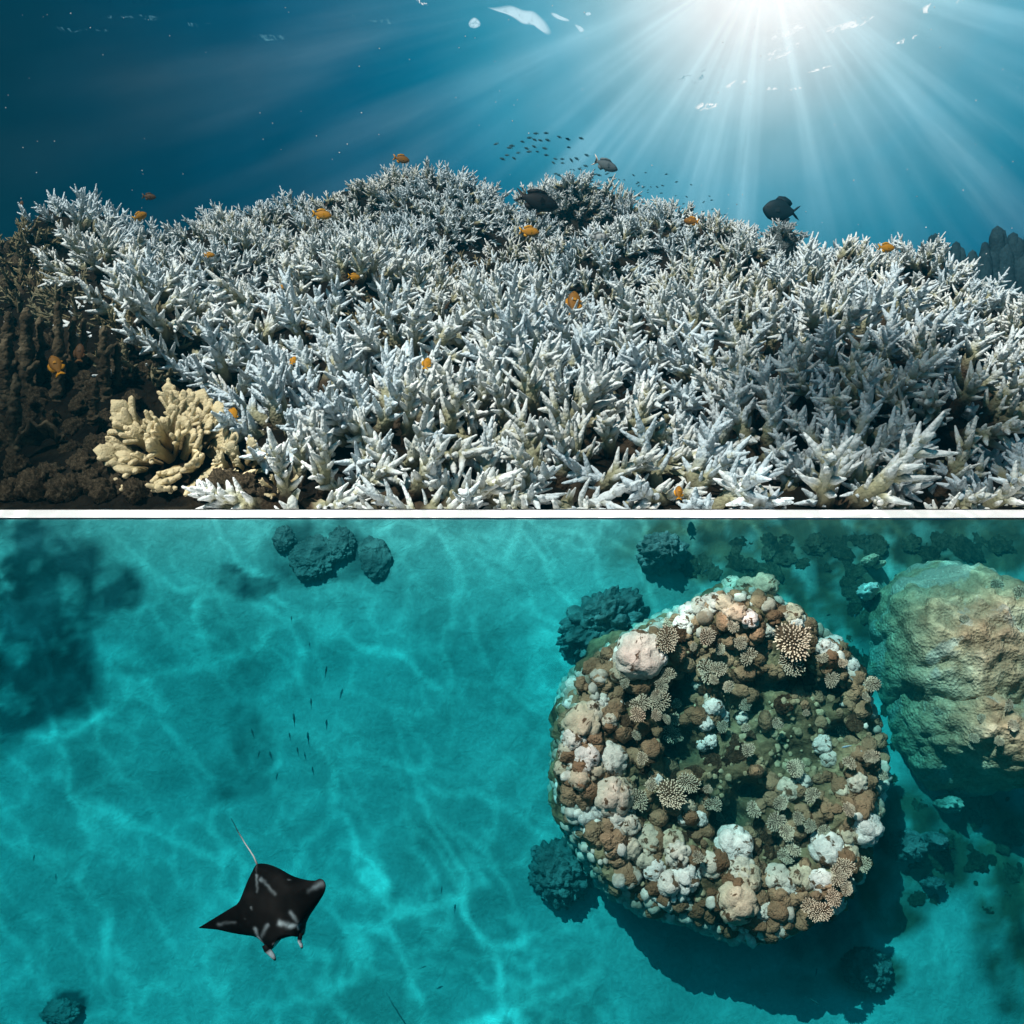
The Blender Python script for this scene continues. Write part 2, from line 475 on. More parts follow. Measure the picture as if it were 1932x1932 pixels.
def surface_mesh():
    Z = 5.0
    v = [(-40, -30, Z), (40, -30, Z), (40, 8.6, Z), (-40, 8.6, Z)]  # out-of-view sheet, added to pattern and shade the sunlight
    f = [(0, 1, 2, 3)]; mi = [0]
    soft = [1.0] * 4
    def poly(pts, mat):
        b = len(v); n_ = len(pts)
        W3 = []
        for px, py in pts:
            d_ = at(px, py, 1.0)
            p = d_ * (Z / d_.z)
            W3.append(np.array((p.x, p.y, Z)))
        W3 = [p + np.array([.03 * noise.noise(Vector(p * 4)), .10 * noise.noise(Vector(p * 4 + 9)), 0]) for p in W3]
        c = sum(W3) / n_
        for k_, sf in ((1.0, 0.0), (0.80, 0.75), (0.55, 1.0)):
            for p in W3:
                v.append(tuple(c + (p - c) * k_)); soft.append(sf)
        for r_ in range(2):
            for i in range(n_):
                j = (i + 1) % n_
                f.append((b + r_ * n_ + i, b + r_ * n_ + j, b + (r_ + 1) * n_ + j, b + (r_ + 1) * n_ + i)); mi.append(mat)
        f.append([b + 2 * n_ + i for i in range(n_)]); mi.append(mat)
    def smoothpoly(pts, n=6):
        o = []; k = len(pts)
        for i in range(k):
            p0, p1, p2, p3 = (np.array(pts[(i + j - 1) % k], float) for j in range(4))
            for u in np.linspace(0, 1, n, endpoint=False):
                o.append(tuple(0.5 * ((2 * p1) + (-p0 + p2) * u + (2 * p0 - 5 * p1 + 4 * p2 - p3) * u * u + (-p0 + 3 * p1 - 3 * p2 + p3) * u ** 3)))
        return o
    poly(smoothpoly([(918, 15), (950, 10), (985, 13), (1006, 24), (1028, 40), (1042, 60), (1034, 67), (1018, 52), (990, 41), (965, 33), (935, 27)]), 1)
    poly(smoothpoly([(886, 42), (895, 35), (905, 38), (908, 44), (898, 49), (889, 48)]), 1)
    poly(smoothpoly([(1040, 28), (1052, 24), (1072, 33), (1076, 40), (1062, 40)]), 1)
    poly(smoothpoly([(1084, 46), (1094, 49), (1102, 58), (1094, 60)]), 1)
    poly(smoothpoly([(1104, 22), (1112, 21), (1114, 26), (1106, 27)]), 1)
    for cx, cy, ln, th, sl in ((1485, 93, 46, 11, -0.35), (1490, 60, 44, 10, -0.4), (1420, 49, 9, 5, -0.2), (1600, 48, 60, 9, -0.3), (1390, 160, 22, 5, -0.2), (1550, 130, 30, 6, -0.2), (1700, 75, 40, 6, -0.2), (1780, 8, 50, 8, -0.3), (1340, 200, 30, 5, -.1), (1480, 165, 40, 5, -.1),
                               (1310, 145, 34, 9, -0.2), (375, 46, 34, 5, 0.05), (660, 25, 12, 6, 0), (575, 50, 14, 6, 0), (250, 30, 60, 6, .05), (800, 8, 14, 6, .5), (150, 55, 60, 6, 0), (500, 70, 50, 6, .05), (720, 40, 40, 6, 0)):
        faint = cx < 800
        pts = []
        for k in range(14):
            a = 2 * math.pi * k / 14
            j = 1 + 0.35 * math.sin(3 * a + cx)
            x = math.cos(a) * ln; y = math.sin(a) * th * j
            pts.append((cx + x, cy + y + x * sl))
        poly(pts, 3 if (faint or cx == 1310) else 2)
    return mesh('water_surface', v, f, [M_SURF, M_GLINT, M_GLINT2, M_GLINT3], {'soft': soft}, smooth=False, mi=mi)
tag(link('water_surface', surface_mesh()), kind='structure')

# ------------------------------------------------------------------ white ledge added to part reef top and sea floor
def divider():
    bm = bmesh.new()
    y0, y1 = 3.70, 4.6
    zt, zb = 0.0087, -0.0262
    v, f = [], []
    prof = [(y1, zb), (y0 + 0.003, zb), (y0, zb + 0.003), (y0 + 0.028, zt - 0.002), (y0 + 0.034, zt), (y1, zt)]  # front face sloped upward to catch the sun and stay white
    for x in (-7, 7):
        for y, z in prof: bm.verts.new((x, y, z))
    bm.verts.ensure_lookup_table()
    n = len(prof)
    for i in range(n):
        j = (i + 1) % n
        bm.faces.new([bm.verts[i], bm.verts[j], bm.verts[n + j], bm.verts[n + i]])
    bm.faces.new([bm.verts[i] for i in range(n)][::-1]); bm.faces.new([bm.verts[n + i] for i in range(n)])
    me = bpy.data.meshes.new('white_divider'); bm.to_mesh(me); bm.free()
    me.materials.append(M_WHITE)
    return me
tag(link('white_divider', divider()), 'added long straight white ledge between the bleached reef and the turquoise sea floor', 'divider')

# ------------------------------------------------------------------ upper reef terrain
RX = [0, 60, 130, 250, 350, 420, 480, 560, 650, 740, 820, 900, 980, 1060, 1150, 1250, 1400, 1500, 1600, 1700, 1800, 1870, 1932]
RP = [515, 478, 432, 424, 432, 442, 420, 386, 346, 348, 362, 388, 416, 428, 436, 448, 470, 488, 492, 533, 574, 612, 632]
RYX = [0, 200, 420, 560, 740, 900, 1100, 1400, 1700, 1932]
RYV = [6.6, 7.2, 7.8, 8.3, 8.6, 8.4, 8.0, 7.8, 7.2, 6.4]
FX = [900, 960, 1010, 1080, 1150, 1250, 1350, 1450, 1520, 1600]
FP = [500, 465, 438, 430, 440, 455, 474, 495, 520, 560]
FY = 12.5

def terrain_z(x, y, bumps=True):
    px = 966 + x / y * 1932 / W
    pr = np.interp(px, RX, RP); yr = np.interp(px, RYX, RYV)
    zr = (966 - pr) / 1932 * W * yr
    u = (y - 4.0) / (yr - 4.0)
    front = zr * u
    back = zr - 0.75 * (y - yr)
    k = 0.12
    hh = np.clip(0.5 + 0.5 * (back - front) / k, 0, 1)
    z = back * (1 - hh) + front * hh - k * hh * (1 - hh)
    fp = np.interp(px, FX, FP, left=620, right=640)
    zf = (966 - fp) / 1932 * W * FY
    far = np.minimum(zf - 0.22 * np.maximum(FY - y, 0) ** 1.2, zf - 0.6 * (y - FY))
    far = np.where(y > 8.5, far, -1e3)
    z = np.maximum(z, far)
    z = np.maximum(z, -0.5 + 0 * z)
    if bumps:
        fade = min(1.0, max(0.0, (y - 4.05) / 0.5))
        n1 = noise.noise(Vector((x * 1.15, y * 1.15, 3.7)))
        n2 = noise.noise(Vector((x * 3.1, y * 3.1, 9.2)))
        z = z + fade * (0.40 * n1 + 0.10 * n2)
    return float(z)

def build_terrain():
    ys = np.concatenate([np.linspace(4.0, 9.0, 90), np.linspace(9.1, 16, 50)])
    nx = 220
    v, f = [], []
    for y in ys:
        hw = 0.5625 * y * 1.45 + 0.4
        for x in np.linspace(-hw, hw, nx):
            z = terrain_z(x, y)
            z += 0.03 * fbm(Vector((x * 6, y * 6, 1.0)))
            z = max(z, 0.010) if y < 4.5 else z
            v.append((x, y, z))
    for j in range(len(ys) - 1):
        for i in range(nx - 1):
            a = j * nx + i
            f.append((a, a + 1, a + nx + 1, a + nx))
    return v, f
tv, tf = build_terrain()
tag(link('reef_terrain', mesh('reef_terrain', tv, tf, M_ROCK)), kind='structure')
T_BVH = BVHTree.FromPolygons([Vector(p) for p in tv], tf)
ORG = Vector((0, 0, 0))

def hit_reef(px, py):
    d_ = at(px, py, 1.0).normalized()
    loc, nor, idx, dist = T_BVH.ray_cast(ORG, d_)
    if loc is None: return None
    if nor.z < 0: nor = -nor
    return loc, nor

# ------------------------------------------------------------------ branching coral meshes
def frame_from(d_):
    d_ = d_ / np.linalg.norm(d_)
    h = np.array([0, 0, 1.0]) if abs(d_[2]) < 0.9 else np.array([1.0, 0, 0])
    a = np.cross(h, d_); a /= np.linalg.norm(a)
    return a, np.cross(d_, a)

class Bag:
    def __init__(s): s.v = []; s.f = []; s.t = []; s.n = 0
    def tube(s, path, rad, sides, t0, t1, rough=0.0, rng=None, flat=1.0, knob=0.0):
        path = np.asarray(path); n = len(path)
        a, b = frame_from(path[-1] - path[0])
        ang = np.arange(sides) / sides * 2 * np.pi
        V_ = np.empty((n, sides, 3))
        for i in range(n):
            r = rad[i] * (1 + (rng.uniform(-rough, rough, sides) if rough else 0))
            if knob: r = r * (1 + knob * (((np.arange(sides) + i) % 2) * 2 - 1))
            an = ang + (0.5 * (i % 2)) * 2 * np.pi / sides * 0
            V_[i] = path[i] + np.outer(np.cos(an) * r, a) + np.outer(np.sin(an) * r * flat, b)
        tip = path[-1] + (path[-1] - path[-2]) / max(1e-9, np.linalg.norm(path[-1] - path[-2])) * rad[-1] * 0.8
        base = s.n
        s.v.append(V_.reshape(-1, 3)); s.v.append(tip[None])
        tt = np.repeat(np.linspace(t0, t1, n), sides)
        s.t.append(tt); s.t.append([t1])
        for i in range(n - 1):
            for j in range(sides):
                k = (j + 1) % sides
                s.f.append((base + i * sides + j, base + i * sides + k, base + (i + 1) * sides + k, base + (i + 1) * sides + j))
        e = base + (n - 1) * sides; q = base + n * sides
        for j in range(sides): s.f.append((e + j, e + (j + 1) % sides, q))
        s.n += n * sides + 1
    def mesh(s, name, mat):
        return mesh(name, np.vstack(s.v), s.f, mat, {'tipness': np.concatenate(s.t)})

def stag_colony(seed, nmain, Rr, L, rad, detail=2, kids=(6, 10), spread=1.0):
    rng = np.random.default_rng(seed)
    B = Bag()
    pts = []
    for i in range(nmain):
        r = math.sqrt((i + 0.5) / nmain); a = i * 2.39996 + rng.uniform(-.5, .5)
        r = min(1.0, r + rng.uniform(-.08, .08))
        pts.append((r, a))
    for r, a in pts:
        bx, by = Rr * r * math.cos(a), Rr * r * math.sin(a)
        bz = -0.62 * Rr * r * r - 0.02
        d_ = np.array([math.cos(a) * r * 1.9 * spread, math.sin(a) * r * 1.9 * spread, 1.0]) + rng.normal(0, 0.36, 3)
        d_ /= np.linalg.norm(d_)
        l = L * rng.uniform(0.75, 1.25)
        n = 13 if detail == 2 else 8 if detail == 1 else 5
        u = np.linspace(-0.35, 1, n)
        bend = rng.normal(0, 0.10, 3) + np.array([0, 0, 0.12])
        path = np.array([bx, by, bz]) + np.outer(u * l, d_) + np.outer(u * np.abs(u) * l, bend)
        rr = rad * rng.uniform(0.85, 1.15)
        uu = np.clip(u, 0, 1)
        rads = rr * (1.08 - 0.62 * uu - 0.28 * uu ** 4)
        B.tube(path, rads, 8 if detail == 2 else 6 if detail == 1 else 5, 0.0, 1.0, 0.08 if detail else 0.03, rng, knob=0.15 if detail == 2 else 0.10 if detail == 1 else 0)
        nk = rng.integers(*kids)
        a0 = rng.uniform(0, 6.28)
        ea, eb = frame_from(d_)
        for k in range(nk):
            f_ = 0.10 + 0.70 * (k + rng.uniform(0, .8)) / nk
            az = a0 + k * 2.4 + rng.uniform(-.4, .4)
            side = math.cos(az) * ea + math.sin(az) * eb
            ang = R(rng.uniform(45, 75))
            kd = math.cos(ang) * d_ + math.sin(ang) * side + np.array([0, 0, 0.15])
            kd /= np.linalg.norm(kd)
            kl = l * rng.uniform(0.20, 0.46) * (1.15 - 0.65 * f_)
            m = 7 if detail == 2 else 5 if detail == 1 else 3
            q = np.linspace(0, 1, m)
            p0 = np.array([bx, by, bz]) + d_ * f_ * l + bend * f_ * f_ * l
            pth = p0 + np.outer(q * kl, kd) + np.outer(q * q * kl * 0.25, d_)
            kr = rr * rng.uniform(0.52, 0.72)
            B.tube(pth, kr * (1.05 - 0.58 * q - 0.26 * q ** 3), 6 if detail else 4, 0.15 + 0.5 * f_, 1.0, 0.05 if detail else 0.0, rng, knob=0.09 if detail == 2 else 0)
    return B

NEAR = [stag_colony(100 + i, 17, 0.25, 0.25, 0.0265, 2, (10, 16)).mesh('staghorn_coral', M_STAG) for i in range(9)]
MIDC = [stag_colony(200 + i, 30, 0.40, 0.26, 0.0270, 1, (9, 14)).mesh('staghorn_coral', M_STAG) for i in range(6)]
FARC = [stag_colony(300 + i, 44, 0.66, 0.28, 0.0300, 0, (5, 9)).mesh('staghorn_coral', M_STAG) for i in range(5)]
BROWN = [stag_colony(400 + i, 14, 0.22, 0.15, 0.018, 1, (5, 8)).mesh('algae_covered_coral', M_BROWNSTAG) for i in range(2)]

def inside(px, py, e):
    cx, cy, rx, ry = e
    return ((px - cx) / rx) ** 2 + ((py - cy) / ry) ** 2 < 1
HOLES = [(870, 512, 85, 30), (735, 605, 85, 40), (610, 565, 70, 18), (560, 700, 40, 18), (1110, 850, 70, 22), (1330, 760, 70, 20), (1480, 650, 60, 14), (1700, 690, 70, 18), (420, 590, 60, 16), (930, 885, 55, 28), (1540, 745, 90, 50), (1740, 860, 110, 40), (1890, 760, 60, 40), (430, 640, 60, 20), (1180, 560, 50, 14), (640, 520, 40, 14), (1215, 905, 40, 30), (1390, 900, 60, 30), (1040, 405, 36, 16), (250, 560, 60, 25)]
SPARSE = [(1720, 810, 270, 170, 0.42), (1400, 880, 200, 80, .6), (110, 470, 60, 50, .5)]
LEFT_EDGE = ([330, 400, 430, 545, 600, 680, 760, 850, 965], [200, 170, 160, 165, 290, 320, 430, 490, 540])   # py -> px where the brown corner starts

def allowed(px, py, rng):
    if px < np.interp(py, LEFT_EDGE[0], LEFT_EDGE[1]): return False
    for h in HOLES:
        if inside(px, py, (h[0], h[1], h[2] + 22 * (py - 350) / 600, h[3] + 16 * (py - 350) / 600)): return False
    for h in SPARSE:
        if inside(px, py, h[:4]) and rng.random() > h[4]: return False
    return True

REGIONS = [
    (lambda x, y, Y: Y > 9.5, 'small pale staghorn coral clump on the far hazy ridge behind the dark fish', 'staghorn coral on the far ridge'),
    (lambda x, y, Y: y > 860 and x < 760, 'white staghorn coral with cut branches in the front row beside the cream coral', 'front row staghorn coral by the cream coral'),
    (lambda x, y, Y: y > 860 and x < 1180, 'bright white staghorn coral in the middle of the front row above the ledge', 'front row staghorn coral in the middle'),
    (lambda x, y, Y: y > 860, 'greyish staghorn coral standing in the shaded right part of the front row', 'front row staghorn coral in the shaded part'),
    (lambda x, y, Y: y > 640 and x < 720, 'white staghorn coral with yellowish base between brown corner and reef middle', 'staghorn coral beside the brown corner'),
    (lambda x, y, Y: y > 640 and x < 1180, 'white staghorn coral clump on the bulge in the middle of the reef front', 'staghorn coral on the middle bulge'),
    (lambda x, y, Y: y > 640 and x < 1520, 'blue-white staghorn coral on the slope right of the middle bulge', 'staghorn coral right of the middle bulge'),
    (lambda x, y, Y: y > 600, 'sparse thin staghorn coral among dark gaps at the lower right', 'sparse staghorn coral among dark gaps'),
    (lambda x, y, Y: x < 440, 'white staghorn coral on the low crest at the left end of the reef', 'staghorn coral on the left crest'),
    (lambda x, y, Y: x < 960 and y < 470, 'white staghorn coral near the top of the tall reef mound', 'staghorn coral on the tall mound top'),
    (lambda x, y, Y: x < 960, 'white staghorn coral on the slope below the tall reef mound', 'staghorn coral below the tall mound'),
    (lambda x, y, Y: x < 1450, 'blue-white staghorn coral on the broad saddle below the far ridge', 'staghorn coral on the saddle'),
    (lambda x, y, Y: True, 'upright white staghorn coral on the right shoulder of the reef', 'staghorn coral on the right shoulder'),
]

def size_at(Y): return float(np.interp(Y, [4.0, 4.8, 5.6, 6.5, 7.2, 8.2, 12.5], [1.30, 1.22, 1.04, 0.82, 0.66, 0.54, 0.38]))

def place_stag():
    rng = np.random.default_rng(11)
    placed = []
    cand = []
    for i in range(9000):
        cand.append((rng.uniform(-60, 1990), rng.uniform(300, 1000)))
    for px in np.arange(420, 1990, 85):                # the front row
        cand.insert(0, (px + rng.uniform(-15, 15), rng.uniform(935, 955)))
    for px, py in cand:
        if not allowed(px, py, rng): continue
        h = hit_reef(px, py)
        if not h: continue
        loc, nor = h
        Y = loc.y
        s = size_at(Y)
        kind = 0 if Y < 6.0 else 1 if Y < 9 else 2
        rr = (0.25, 0.43, 0.66)[kind] * s * 1.15
        ok = True
        for q, r2 in placed:
            if (q - loc).length < 0.5 * (rr + r2) * 1.0: ok = False; break
        if not ok: continue
        placed.append((loc, rr))
        tl = min(1.0, max(0.0, (7.6 - Y) / 2.4)) * min(1.0, max(0.25, (Y - 3.9) / 0.8))
        up = (nor * 0.9 + Vector((0, -0.62 * tl, 0.5 - 0.35 * tl)) + Vector(rng.normal(0, 0.20, 3))).normalized()
        M = Matrix.Translation(loc + up * 0.05 * s) @ up.to_track_quat('Z', 'Y').to_matrix().to_4x4() @ Matrix.Rotation(rng.uniform(0, 6.28), 4, 'Z') @ Matrix.Scale(s * rng.uniform(0.92, 1.12), 4)
        pool = (NEAR, MIDC, FARC)[kind]
        me = pool[rng.integers(len(pool))]
        if Y < 5.0:
            co = np.empty(len(me.vertices) * 3); me.vertices.foreach_get('co', co)
            pw = co.reshape(-1, 3) @ np.array(M.to_3x3()).T + np.array(M.translation)
            if pw[:, 2].min() < 0.014 or pw[:, 1].min() < 3.745:                 # the colony is cut off level where it meets the ledge
                bm = bmesh.new(); bm.from_mesh(me)
                bm.transform(M)
                bmesh.ops.bisect_plane(bm, geom=bm.verts[:] + bm.edges[:] + bm.faces[:], plane_co=(0, 0, 0.0135), plane_no=(0, 0, 1), clear_inner=True)
                cut = bmesh.ops.bisect_plane(bm, geom=bm.verts[:] + bm.edges[:] + bm.faces[:], plane_co=(0, 3.745, 0), plane_no=(0, 1, 0), clear_inner=True)
                bmesh.ops.holes_fill(bm, edges=[e for e in cut['geom_cut'] if isinstance(e, bmesh.types.BMEdge)], sides=0)
                bm.transform(M.inverted())
                me = me.copy()
                bm.to_mesh(me); bm.free()
                if len(me.vertices) < 50: continue
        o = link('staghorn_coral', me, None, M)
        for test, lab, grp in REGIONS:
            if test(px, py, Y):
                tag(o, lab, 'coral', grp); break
        if len(placed) >= 298: break
    print('staghorn colonies', len(placed))
place_stag()

# ------------------------------------------------------------------ sea floor
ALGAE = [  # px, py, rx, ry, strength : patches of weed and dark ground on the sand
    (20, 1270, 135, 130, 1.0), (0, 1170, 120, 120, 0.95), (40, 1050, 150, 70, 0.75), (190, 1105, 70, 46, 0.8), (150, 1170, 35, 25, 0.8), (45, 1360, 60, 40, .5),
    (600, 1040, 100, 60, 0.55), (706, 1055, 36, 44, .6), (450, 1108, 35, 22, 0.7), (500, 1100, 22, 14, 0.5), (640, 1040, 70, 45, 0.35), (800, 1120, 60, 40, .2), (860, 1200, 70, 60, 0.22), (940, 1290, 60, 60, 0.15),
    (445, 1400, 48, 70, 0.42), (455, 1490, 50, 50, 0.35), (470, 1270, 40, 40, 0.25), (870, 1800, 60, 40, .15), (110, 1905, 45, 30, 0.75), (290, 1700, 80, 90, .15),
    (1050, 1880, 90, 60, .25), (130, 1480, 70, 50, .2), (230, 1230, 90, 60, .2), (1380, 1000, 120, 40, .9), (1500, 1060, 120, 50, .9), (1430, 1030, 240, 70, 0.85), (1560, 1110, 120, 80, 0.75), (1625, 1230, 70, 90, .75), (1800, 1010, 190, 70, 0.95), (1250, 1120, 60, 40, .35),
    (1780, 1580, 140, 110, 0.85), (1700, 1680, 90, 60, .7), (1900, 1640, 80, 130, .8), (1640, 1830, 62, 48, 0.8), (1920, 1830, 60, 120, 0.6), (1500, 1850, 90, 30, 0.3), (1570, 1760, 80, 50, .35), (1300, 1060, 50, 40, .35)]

def floor_mesh():
    A = []
    for px, py, rx, ry, k in ALGAE:
        c = on_floor(px, py); e = on_floor(px + rx, py); u = on_floor(px, py - ry)
        A.append((c.x, c.y, e.x - c.x, u.y - c.y, k))
    xs = np.concatenate([np.linspace(-9, -2.6, 14), np.linspace(-2.5, 2.5, 210), np.linspace(2.6, 9, 14)])
    ys = np.concatenate([np.linspace(-4.1, -2.3, 14), np.linspace(-2.25, -0.001, 130)])
    v, al = [], []
    for y in ys:
        for x in xs:
            h = min(1.0, -y / 0.3) * 0.022 * fbm(Vector((x * 2.2, y * 2.2, 4.0))) + 0.006 * noise.noise(Vector((x * 11, y * 11, 0)))
            s_ = 0.0
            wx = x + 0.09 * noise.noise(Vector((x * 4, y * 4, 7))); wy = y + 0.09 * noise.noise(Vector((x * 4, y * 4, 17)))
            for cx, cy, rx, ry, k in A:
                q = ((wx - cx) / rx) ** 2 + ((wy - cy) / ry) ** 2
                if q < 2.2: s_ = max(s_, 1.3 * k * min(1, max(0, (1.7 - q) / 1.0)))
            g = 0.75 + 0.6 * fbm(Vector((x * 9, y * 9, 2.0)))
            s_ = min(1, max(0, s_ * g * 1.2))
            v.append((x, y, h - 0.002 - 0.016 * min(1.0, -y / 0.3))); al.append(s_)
    n = len(xs); f = []
    for j in range(len(ys) - 1):
        for i in range(n - 1):
            a = j * n + i
            f.append((a, a + 1, a + n + 1, a + n))
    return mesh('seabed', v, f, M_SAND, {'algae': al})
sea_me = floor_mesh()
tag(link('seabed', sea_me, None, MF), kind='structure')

# ------------------------------------------------------------------ lumpy shapes
def lump_mesh(name, seed, sub, mat, crease=0.35, freq=1.7, rough=0.05, sq=(1, 1, 1), fine=0.0):
    vv, ff = ico(sub)
    off = Vector((seed * 3.17, seed * 1.31, seed * 7.7))
    out = []
    for p in vv:
        q = Vector(p)
        d_, pts = noise.voronoi(q * freq + off + Vector((fbm(q * 2 + off) * .25, fbm(q * 2 - off) * .25, 0)))
        e = min(0.35, d_[1] - d_[0]) / 0.35
        r = 1 - crease + crease * math.sqrt(max(0, e)) + rough * fbm(q * 2.3 + off) + 0.16 * noise.noise(q * 1.2 + off)
        if fine: r += fine * fbm(q * 7 + off, 5)
        out.append((p[0] * r * sq[0], p[1] * r * sq[1], p[2] * r * sq[2]))
    return mesh(name, out, ff, mat)

LUMPS = [lump_mesh('coral_lump', i, 4, M_LUMP, 0.22 + 0.08 * (i % 3), 0.75 + 0.28 * (i % 4), 0.05) for i in range(9)]
DEADS = [lump_mesh('dead_coral', 40 + i, 4, M_DEAD, 0.12, 2.2, 0.22, (1, 1, .8), 0.13) for i in range(5)]

def plate_mesh(seed):
    rng = np.random.default_rng(seed)
    v, f, t_ = [], [], []
    n = 150
    notch = rng.uniform(0, 6.28); nw = rng.uniform(0.2, 0.9)
    lob = rng.uniform(0, 6.28, 3)
    def R_(a):
        r = 1 + 0.10 * math.sin(2 * a + lob[0]) + 0.07 * math.sin(3 * a + lob[1]) + 0.04 * math.sin(7 * a + lob[2])
        da = (a - notch + math.pi) % (2 * math.pi) - math.pi
        return r * (1 - 0.45 * math.exp(-(da / nw) ** 2))
    # underlying plate
    seg = 28
    v.append((0, 0, 0.0)); t_.append(0.2)
    for k, (rr, z) in enumerate(((0.5, 0.02), (0.92, 0.05), (0.86, -0.06), (0.2, -0.30))):
        for i in range(seg):
            a = 2 * math.pi * i / seg
            v.append((math.cos(a) * rr * R_(a), math.sin(a) * rr * R_(a), z)); t_.append(0.2)
    for i in range(seg): f.append((0, 1 + i, 1 + (i + 1) % seg))
    for k in range(3):
        for i in range(seg):
            j = (i + 1) % seg
            f.append((1 + k * seg + i, 1 + (k + 1) * seg + i, 1 + (k + 1) * seg + j, 1 + k * seg + j))
    # upright fingers
    for i in range(n):
        r = math.sqrt((i + .5) / n); a = i * 2.39996 + rng.uniform(-.12, .12)
        rr = r * R_(a)
        p = np.array([rr * math.cos(a) * .95, rr * math.sin(a) * .95, 0.03])
        d_ = np.array([math.cos(a) * r * 1.1, math.sin(a) * r * 1.1, 0.75]) + rng.normal(0, .12, 3); d_ /= np.linalg.norm(d_)
        l = 0.16 + .05 * rng.random(); w_ = 0.050
        ea, eb = frame_from(d_); ea = np.array(ea)
        b0 = len(v)
        for q, (u, ww) in enumerate(((0, 1.0), (0.65, .95), (1.0, .55))):
            for s_ in range(5):
                an = s_ * 2 * math.pi / 5
                v.append(tuple(p + d_ * l * u + (ea * math.cos(an) + eb * math.sin(an)) * w_ * ww)); t_.append((0.25, .75, 1.0)[q])
        for q in range(2):
            for s_ in range(5):
                j = (s_ + 1) % 5
                f.append((b0 + q * 5 + s_, b0 + q * 5 + j, b0 + q * 5 + 5 + j, b0 + q * 5 + 5 + s_))
        f.append(tuple(b0 + 10 + s_ for s_ in range(5)))
    return mesh('plate_coral', v, f, M_PLATE, {'tipness': t_})
PLATES = [plate_mesh(50 + i) for i in range(7)]

# ------------------------------------------------------------------ the big coral bommie
BC = on_floor(1345, 1432, 0.22); BX, BY = BC.x, BC.y
OUT = [(0, 322), (25, 335), (45, 350), (70, 345), (90, 322), (112, 292), (135, 305), (160, 312), (180, 318), (205, 318), (235, 312), (262, 316), (285, 330), (305, 338), (330, 332), (360, 322)]
PXM = (on_floor(1446, 1432, 0.35).x - on_floor(1346, 1432, 0.35).x) / 100
CAV = [(1285, 1305, 36, 34, .26), (1268, 1400, 24, 50, .20), (1375, 1545, 42, 32, .26), (1310, 1425, 22, 26, .10), (1420, 1490, 26, 20, .18), (1600, 1380, 40, 18, .16), (1470, 1292, 60, 14, .12),
       (1490, 1390, 90, 60, .035), (1420, 1330, 26, 14, .12), (1430, 1190, 10, 36, .10), (1560, 1300, 50, 14, .12)]
CAVL = [(on_floor(px, py, .33), rx * PXM, ry * PXM, dp) for px, py, rx, ry, dp in CAV]
PROF = [(0.0, .355), (0.3, .36), (.5, .365), (.62, .375), (.74, .395), (.83, .395), (.90, .37), (.95, .32), (.985, .25), (1.0, .16), (.99, .07), (.96, -.05)]
def bommie_skin():
    nr, ns = 110, 240
    S = np.linspace(0, 1, len(PROF))
    v, f = [], []
    for j in range(nr):
        u = j / (nr - 1)
        pr = np.interp(u, S, [p[0] for p in PROF]); ph = np.interp(u, S, [p[1] for p in PROF])
        for i in range(ns):
            a = 2 * math.pi * i / ns
            ro = np.interp(math.degrees(a), [o[0] for o in OUT], [o[1] for o in OUT]) * PXM
            ro *= 1 + 0.022 * math.sin(5 * a + 1.0) * u + 0.022 * math.sin(9 * a + 2.2) * u
            x = BX + math.cos(a) * ro * pr; y = BY + math.sin(a) * ro * pr
            h = ph
            q = Vector((x * 3, y * 3, h * 3))
            if pr < 0.9 and u < 0.6:
                for c, rx, ry, dp in CAVL:
                    g = ((x - c.x) / rx) ** 2 + ((y - c.y) / ry) ** 2
                    h -= dp * math.exp(-g * 1.1) * min(1, (0.9 - pr) / .12)
            k = 0.045 * fbm(q, 5) + 0.02 * fbm(q * 4, 4)
            d_, _ = noise.voronoi(q * 2.2)
            k += 0.05 * (0.5 - d_[0])
            if u > .5:
                x += math.cos(a) * k; y += math.sin(a) * k; h += 0.3 * k
            else: h += k
            v.append((x, y, h))
    for j in range(nr - 1):
        for i in range(ns):
            i2 = (i + 1) % ns
            f.append((j * ns + i, (j + 1) * ns + i, (j + 1) * ns + i2, j * ns + i2))
    return v, f
bv, bf = bommie_skin()
bom_me = mesh('rock_base', bv, bf, M_BOMMIE)
bommie = empty('coral_bommie', MF @ Vector((BX, BY, 0)))
tag(bommie, 'huge round coral bommie crusted with white lumps and plate corals on the turquoise sea floor', 'coral bommie')
bpy.context.view_layer.update()
PI_ = Matrix.Translation(bommie.location).inverted()
def child(name, me, M, parent=None):
    o = bpy.data.objects.new(name, me); C.objects.link(o)
    o.parent = parent or bommie
    o.matrix_parent_inverse = Matrix.Identity(4)
    o.matrix_basis = PI_ @ M
    return o
child('rock_base', bom_me, MF)
B_BVH = BVHTree.FromPolygons([MF @ Vector(p) for p in bv], bf)
def hit_bommie(px, py):
    d_ = at(px, py, 1.0).normalized()
    loc, nor, idx, dist = B_BVH.ray_cast(ORG, d_)
    if loc is None: return None
    if nor.dot(d_) > 0: nor = -nor
    return loc, nor

